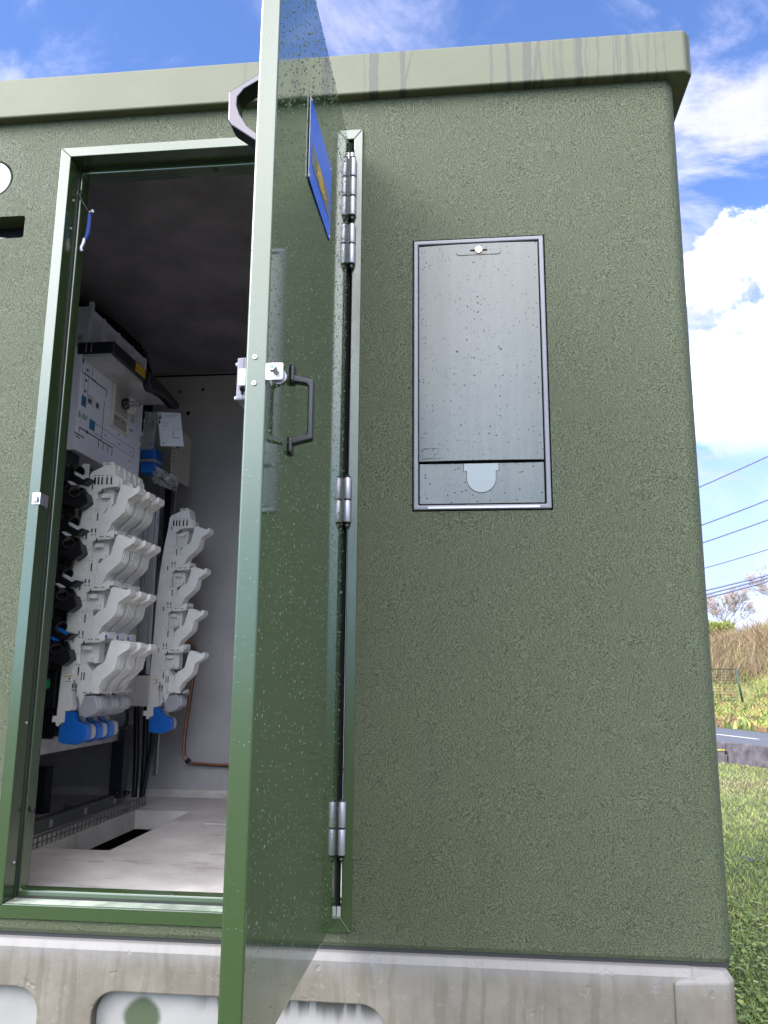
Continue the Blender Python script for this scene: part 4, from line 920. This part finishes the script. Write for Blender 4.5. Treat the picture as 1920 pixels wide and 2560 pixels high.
# strap hanging on the inner edge of the frame
stp = thing('hook_strap', (.06, .075, 1.83), 'blue strap with a silver hook hanging inside the left edge of the door frame', 'strap')
b_ = NB(); tube(b_, curve([(.036, .052, 1.990), (.040, .050, 1.975), (.050, .055, 1.955), (.062, .065, 1.935)], 6), .0022, 8); tube(b_, [(.037 + .006 * cos(a), .050, 1.988 + .0095 * sin(a)) for a in [2 * pi * i / 16 for i in range(17)]], .003, 8); link('wire_loop', b_, m_black, stp)
b_ = NB(); cyl(b_, (.066, .07, 1.936), (.066, .07, 1.930), .006, n=12); cyl(b_, (.071, .066, 1.933), (.078, .06, 1.933), .0045, n=12); link('ferrule', b_, m_hinge, stp)
b_ = NB(); tube(b_, curve([(.065, .07, 1.928), (.064, .072, 1.90), (.062, .072, 1.87), (.057, .07, 1.845)], 6), .0058, 12); link('blue_webbing', b_, mat('blue_webbing', (.015, .04, .20), .8, bump=1, bscale=300, bdist=.002), stp)
b_ = NB(); tube(b_, curve([(.055, .068, 1.848), (.054, .066, 1.832), (.050, .064, 1.816), (.052, .066, 1.806)], 6), .0055, 8); link('hook', b_, m_hinge, stp)
adopt(stp)

# ============================================================ OUTSIDE
GZ = -.60
def plane(name, x0, x1, y0, y1, z, m, nx=1, ny=1):
    b_ = NB(); v = [[b_.verts.new((x0 + (x1 - x0) * i / nx, y0 + (y1 - y0) * j / ny, z)) for j in range(ny + 1)] for i in range(nx + 1)]
    for i in range(nx):
        for j in range(ny): b_.faces.new((v[i][j], v[i + 1][j], v[i + 1][j + 1], v[i][j + 1]))
    return tag(link(name, b_, m), kind='structure')
plane('ground', -400, 400, -400, 500, GZ, m_ground)
# road axis
ru = Vector((.32, -.947, 0)).normalized(); rn = Vector((ru.y, -ru.x, 0)) * -1   # rn points away from the lawn
A0 = Vector((6.35, 15.6, 0))
def band(name, o0, o1, l0, l1, z, m, kind='structure'):
    b_ = NB(); q_ = [A0 + rn * a + ru * l for a, l in ((o0, l0), (o1, l0), (o1, l1), (o0, l1))]
    b_.faces.new([b_.verts.new((p.x, p.y, z)) for p in q_]); return tag(link(name, b_, m), kind=kind)
band('road', -3.0, 1.35, -140, 60, GZ + .006, m_road)
b_ = NB()
for i in range(-20, 14):
    l0 = -.6 + i * 3.2; q_ = [A0 + rn * a + ru * l for a, l in ((-.06, l0), (.06, l0), (.06, l0 + 1.35), (-.06, l0 + 1.35))]
    b_.faces.new([b_.verts.new((p.x, p.y, GZ + .011)) for p in q_])
tag(link('road_marking', b_, m_paint), kind='structure')
# low dark edging wall between lawn and road
w0, w1 = Vector((4.63, 10.46, 0)), Vector((5.015, 9.675, 0)); wu = (w1 - w0).normalized(); wn = Vector((-wu.y, wu.x, 0))
ew = thing('edging_wall', (w0.x, w0.y, GZ), 'low dark concrete slab wall along the edge of the lawn', 'low wall')
for k in range(-5, 4):
    a = w0 + wu * (k * 2.0 + .16); b = a + wu * 1.985; b_ = NB(); rj = random.uniform(-.012, .012)
    base = [(a - wn * .03), (b - wn * .03), (b + wn * .03), (a + wn * .03)]
    lo2 = [b_.verts.new((p.x, p.y, GZ - .05)) for p in base]; hi2 = [b_.verts.new((p.x, p.y, GZ + .275 + rj)) for p in base]
    b_.faces.new(lo2[::-1]); b_.faces.new(hi2)
    for i in range(4): b_.faces.new((lo2[i], lo2[(i + 1) % 4], hi2[(i + 1) % 4], hi2[i]))
    link('slab', b_, m_kerbw, ew, bevel=.01)
adopt(ew)
p = w0 + wu * .14 + wn * -.10
sp_ = thing('stub_post', (p.x, p.y, GZ), 'short broken post with yellow moss in front of the low dark wall', 'post')
if wn.y > 0: p = w0 + wu * .14 - wn * .10
b_ = NB(); box(b_, p.x - .04, p.x + .04, p.y - .05, p.y + .03, GZ - .02, GZ + .17); box(b_, p.x + .04, p.x + .07, p.y - .04, p.y + .02, GZ - .02, GZ + .12); link('shaft', b_, m_kerbw, sp_, bevel=.008)
b_ = NB(); box(b_, p.x - .055, p.x + .055, p.y - .06, p.y + .04, GZ + .17, GZ + .188); link('moss', b_, m_moss, sp_, bevel=.008); adopt(sp_)
# fence: post and wire mesh
fn = thing('wire_fence', (12.0, 33.8, GZ), 'green wire mesh fence with a green post at the foot of the bank', 'fence')
b_ = NB(); cyl(b_, (12.15, 33.8, GZ - .1), (11.93, 33.8, GZ + 1.50), .042, n=10); link('post', b_, m_fpost, fn)
b_ = NB(); cyl(b_, (8.2, 34.4, GZ - .1), (8.0, 34.4, GZ + 1.5), .055, n=8); link('post', b_, m_fpost, fn)
b_ = NB()
for i in range(13): z = GZ + .1 + i * .115; tube(b_, [(8.0, 34.4, z), (11.95, 33.8, z)], .006 if i < 12 else .018, 4)
for i in range(30): t_ = i / 30; x = 8 + 3.95 * t_; y = 34.4 - .6 * t_; tube(b_, [(x, y, GZ + .02), (x, y, GZ + 1.48)], .005, 4)
link('mesh', b_, m_fpost, fn); adopt(fn)
# embankment
def hb(x, y):
    s_ = max(0, min(1, (y - 33.6 - .04 * (x - 12)) / 4.2)); s_ = s_ * s_ * (3 - 2 * s_)
    return GZ - .02 + s_ * (2.0 + .30 * max(-3, min(8, x - 12.2)) + .25 * sin(x * .7) * sin(y * .5))
b_ = NB(); nx, ny = 60, 24; v = []
for i in range(nx + 1):
    x = -20 + 80 * i / nx
    v.append([b_.verts.new((x, 32.5 + 30 * (j / ny) ** 1.6, hb(x, 32.5 + 30 * (j / ny) ** 1.6))) for j in range(ny + 1)])
for i in range(nx):
    for j in range(ny): b_.faces.new((v[i][j], v[i + 1][j], v[i + 1][j + 1], v[i][j + 1]))
tag(link('embankment', b_, m_bank, smooth=True), kind='structure')
def blades(name, n, reg, hgt, h0, h1, w, mats, lean=.5, seed=1, wts=None):
    rd = random.Random(seed); V, Fc, mi = [], [], []
    ms = list(range(len(mats)))
    for i in range(n):
        x, y = reg(rd); z = hgt(x, y); h = rd.uniform(h0, h1); a = rd.uniform(0, 2 * pi); ww = w * rd.uniform(.6, 1.3)
        lx, ly = rd.gauss(0, lean) * h, rd.gauss(0, lean) * h; k = len(V)
        V += [(x - cos(a) * ww, y - sin(a) * ww, z), (x + cos(a) * ww, y + sin(a) * ww, z), (x + cos(a) * ww * .7 + lx * .4, y + sin(a) * ww * .7 + ly * .4, z + h * .6), (x - cos(a) * ww * .7 + lx * .4, y - sin(a) * ww * .7 + ly * .4, z + h * .6), (x + lx, y + ly, z + h)]
        Fc += [(k, k + 1, k + 2, k + 3), (k + 3, k + 2, k + 4)]; m_ = rd.choices(ms, wts)[0] if not callable(wts) else wts(x, y, rd); mi += [m_, m_]
    me = bpy.data.meshes.new(name); me.from_pydata(V, [], Fc); me.polygons.foreach_set('material_index', mi)
    for m_ in mats: me.materials.append(m_)
    o = bpy.data.objects.new(name, me); COL.objects.link(o); return o
def patch(x, y): return sin(x * 1.7 + 1.3 * sin(y * 1.1)) + sin(y * 2.3 + x * .6) * .8
def gsel(x, y, rd):
    p_ = patch(x, y) + rd.gauss(0, .9)
    return 4 if p_ > 2.1 else 2 if p_ > 1.5 else 1 if p_ > 0 else 0 if p_ > -1.3 else 3
def wedge(rd):
    while True:
        y = .2 + 11.0 * rd.random() ** 1.7; x = 1.72 + (y + 2.2) * rd.uniform(-.02, .50)
        if x > 1.80 or y > 2.25: return x, y
flat = lambda x, y: GZ
o = blades('grass', 110000, wedge, flat, .012, .042, .0028, gm, .9, 2, gsel); tag(o, 'short wet grass of the lawn beside the substation', 'grass', kind='stuff')
o = blades('lawn_grass', 30000, lambda rd: (rd.uniform(-4, 4.5), rd.uniform(-5, -.05)), flat, .02, .06, .004, gm, .6, 3, gsel); tag(o, 'grass in front of the substation', 'grass', kind='stuff')
# broad leaves in the lawn
rd = random.Random(9); V, Fc, mi = [], [], []
for i in range(9000):
    y = .5 + 6.5 * rd.random() ** 1.5; x = 1.80 + (y + 2.2) * rd.uniform(0, .42); 
    if patch(x * 2.3, y * 1.9) < -.3: continue
    z = GZ + rd.uniform(.015, .045); s_ = rd.uniform(.008, .018); a = rd.uniform(0, 2 * pi); tl = rd.uniform(-.4, .4); k = len(V)
    for r_, b2 in ((0, 0), (1, .5), (1.7, 0), (1, -.5)): V.append((x + s_ * (r_ * cos(a) - b2 * sin(a) * 1.6), y + s_ * (r_ * sin(a) + b2 * cos(a) * 1.6), z + s_ * r_ * tl))
    Fc.append((k, k + 1, k + 2, k + 3)); mi.append(rd.choice((0, 3, 3, 0, 1)))
me = bpy.data.meshes.new('clover'); me.from_pydata(V, [], Fc); me.polygons.foreach_set('material_index', mi)
for m_ in gm: me.materials.append(m_)
o = bpy.data.objects.new('clover', me); COL.objects.link(o); tag(o, 'broad green weed leaves among the grass', 'weeds', kind='stuff')
def bankreg(rd):
    while True:
        x, y = rd.uniform(5.5, 22), rd.uniform(17, 39)
        if (Vector((x, y, 0)) - A0).dot(rn) > 1.6: return x, y
def bsel(x, y, rd):
    p_ = patch(x * .9, y * 1.3) + rd.gauss(0, .8); return 0 if p_ > .7 else 2 if p_ > 0 else 1 if p_ > -1 else 3
o = blades('verge_grass', 34000, bankreg, (lambda x, y: hb(x, y) if y > 32.6 else GZ), .06, .26, .035, km, .5, 4, bsel); tag(o, 'yellowish tall grass on the verge and the bank', 'grass', kind='stuff')
def brreg(rd):
    while True:
        x, y = rd.uniform(7, 24), 35.6 + rd.random() * 6
        if sin(x * 2.3 + y) + sin(x * .9 - y * 1.7) + rd.gauss(0, .8) > -.6 - (y - 36) * .25: return x, y
o = blades('brambles', 40000, brreg, lambda x, y: hb(x, y) + .28 * sin(x * 2.1) * sin(y * 1.7 + x), .15, 1.25, .013, sm, .55, 5, [4, 4, 2, 2]); tag(o, 'reddish brown bare brambles covering the top of the bank', 'scrub', kind='stuff')
o = blades('hedge_growth', 9000, lambda rd: (rd.gauss(12.6, .6), 41 + rd.random() * 2), lambda x, y: hb(x, y) + .1 + 1.1 * random.random(), .2, .6, .05, ym, .8, 6); tag(o, 'yellow green hedge growing behind the brambles', 'hedge', kind='stuff')
def bare_tree(x, y, h, spread, label, seed):
    rd = random.Random(seed); z0 = hb(x, y); t = thing('bare_tree', (x, y, z0), label, 'tree', 'bare trees behind the bank')
    tb, cb = NB(), NB(); tube(tb, [(x, y, z0 - .1), (x + .05, y, z0 + h * .3), (x, y, z0 + h * .45)], .1, 6, rs=[.12, .09, .06])
    def br(p, d, l, r, dep):
        q_ = p + d * l; r = max(r, .0075); tube(cb, [p, (p + q_) / 2 + Vector((rd.gauss(0, .03), 0, rd.gauss(0, .03))) * l, q_], r, 4, rs=[r, r * .8, r * .6])
        if dep == 0: return
        for _ in range(3 if dep > 2 else 5):
            nd = (d + Vector((rd.gauss(0, .5), rd.gauss(0, .5), rd.gauss(.12, .3)))).normalized(); br(q_ - d * l * rd.uniform(0, .5), nd, l * rd.uniform(.6, .85), r * .6, dep - 1)
    for i in range(9):
        a = 2 * pi * i / 9; br(Vector((x, y, z0 + h * rd.uniform(.2, .45))), Vector((cos(a) * spread, sin(a) * spread, rd.uniform(.5, 1.1))).normalized(), h * .26, .028, 4)
    link('trunk', tb, m_bark, t); link('crown', cb, m_twig, t); adopt(t)
bare_tree(14.6, 44, 3.3, .8, 'rounded bare pinkish tree above the brambles, beside the substation corner', 1)
bare_tree(18.0, 45, 4.0, .7, 'bare tree further right, at the picture edge', 5)
# overhead wires
WR = [((7.257, 5.553), (9.024, 6.343), .023), ((7.261, 4.524), (8.93, 5.158), .023), ((7.261, 4.053), (8.888, 4.622), .023), ((7.267, 3.376), (8.825, 3.838), .017), ((7.268, 2.79), (8.772, 3.169), .026), ((7.261, 2.686), (8.767, 3.096), .026), ((7.276, 2.602), (8.759, 3.003), .026)]
wn_ = ['topmost overhead wire crossing the sky', 'second overhead wire from the top', 'third overhead wire from the top', 'thin fourth overhead wire from the top', 'upper wire of the close lower three', 'middle wire of the close lower three', 'lowest of all the overhead wires']
for (a, b, r), lb in zip(WR, wn_):
    d = Vector((b[0] - a[0], 0, b[1] - a[1])); A = Vector((a[0], 20, a[1])); b_ = NB()
    tube(b_, [A + d * t_ + Vector((0, 0, .02 * (t_ - .5) ** 2)) for t_ in fr(-3.5, 5, 16)], r, 6)
    tag(link('overhead_wire', b_, m_wire), lb, 'wire', 'overhead wires beside the substation')
b_ = NB(); rd = random.Random(2)
for i in range(6):
    x, y = 2.99 + rd.gauss(0, .06), 3.78 + rd.gauss(0, .05); a = rd.uniform(0, pi); l_ = rd.uniform(.02, .05)
    prism(b_, [(x - l_ * cos(a), y - l_ * sin(a)), (x + .02 * sin(a), y - .02 * cos(a)), (x + l_ * cos(a), y + l_ * sin(a)), (x - .02 * sin(a), y + .02 * cos(a))], GZ + .03 + .003 * i, GZ + .032 + .003 * i, 'z')
tag(link('fallen_leaves', b_, m_navy), 'small dark heap of wet leaves lying on the lawn', 'leaves')
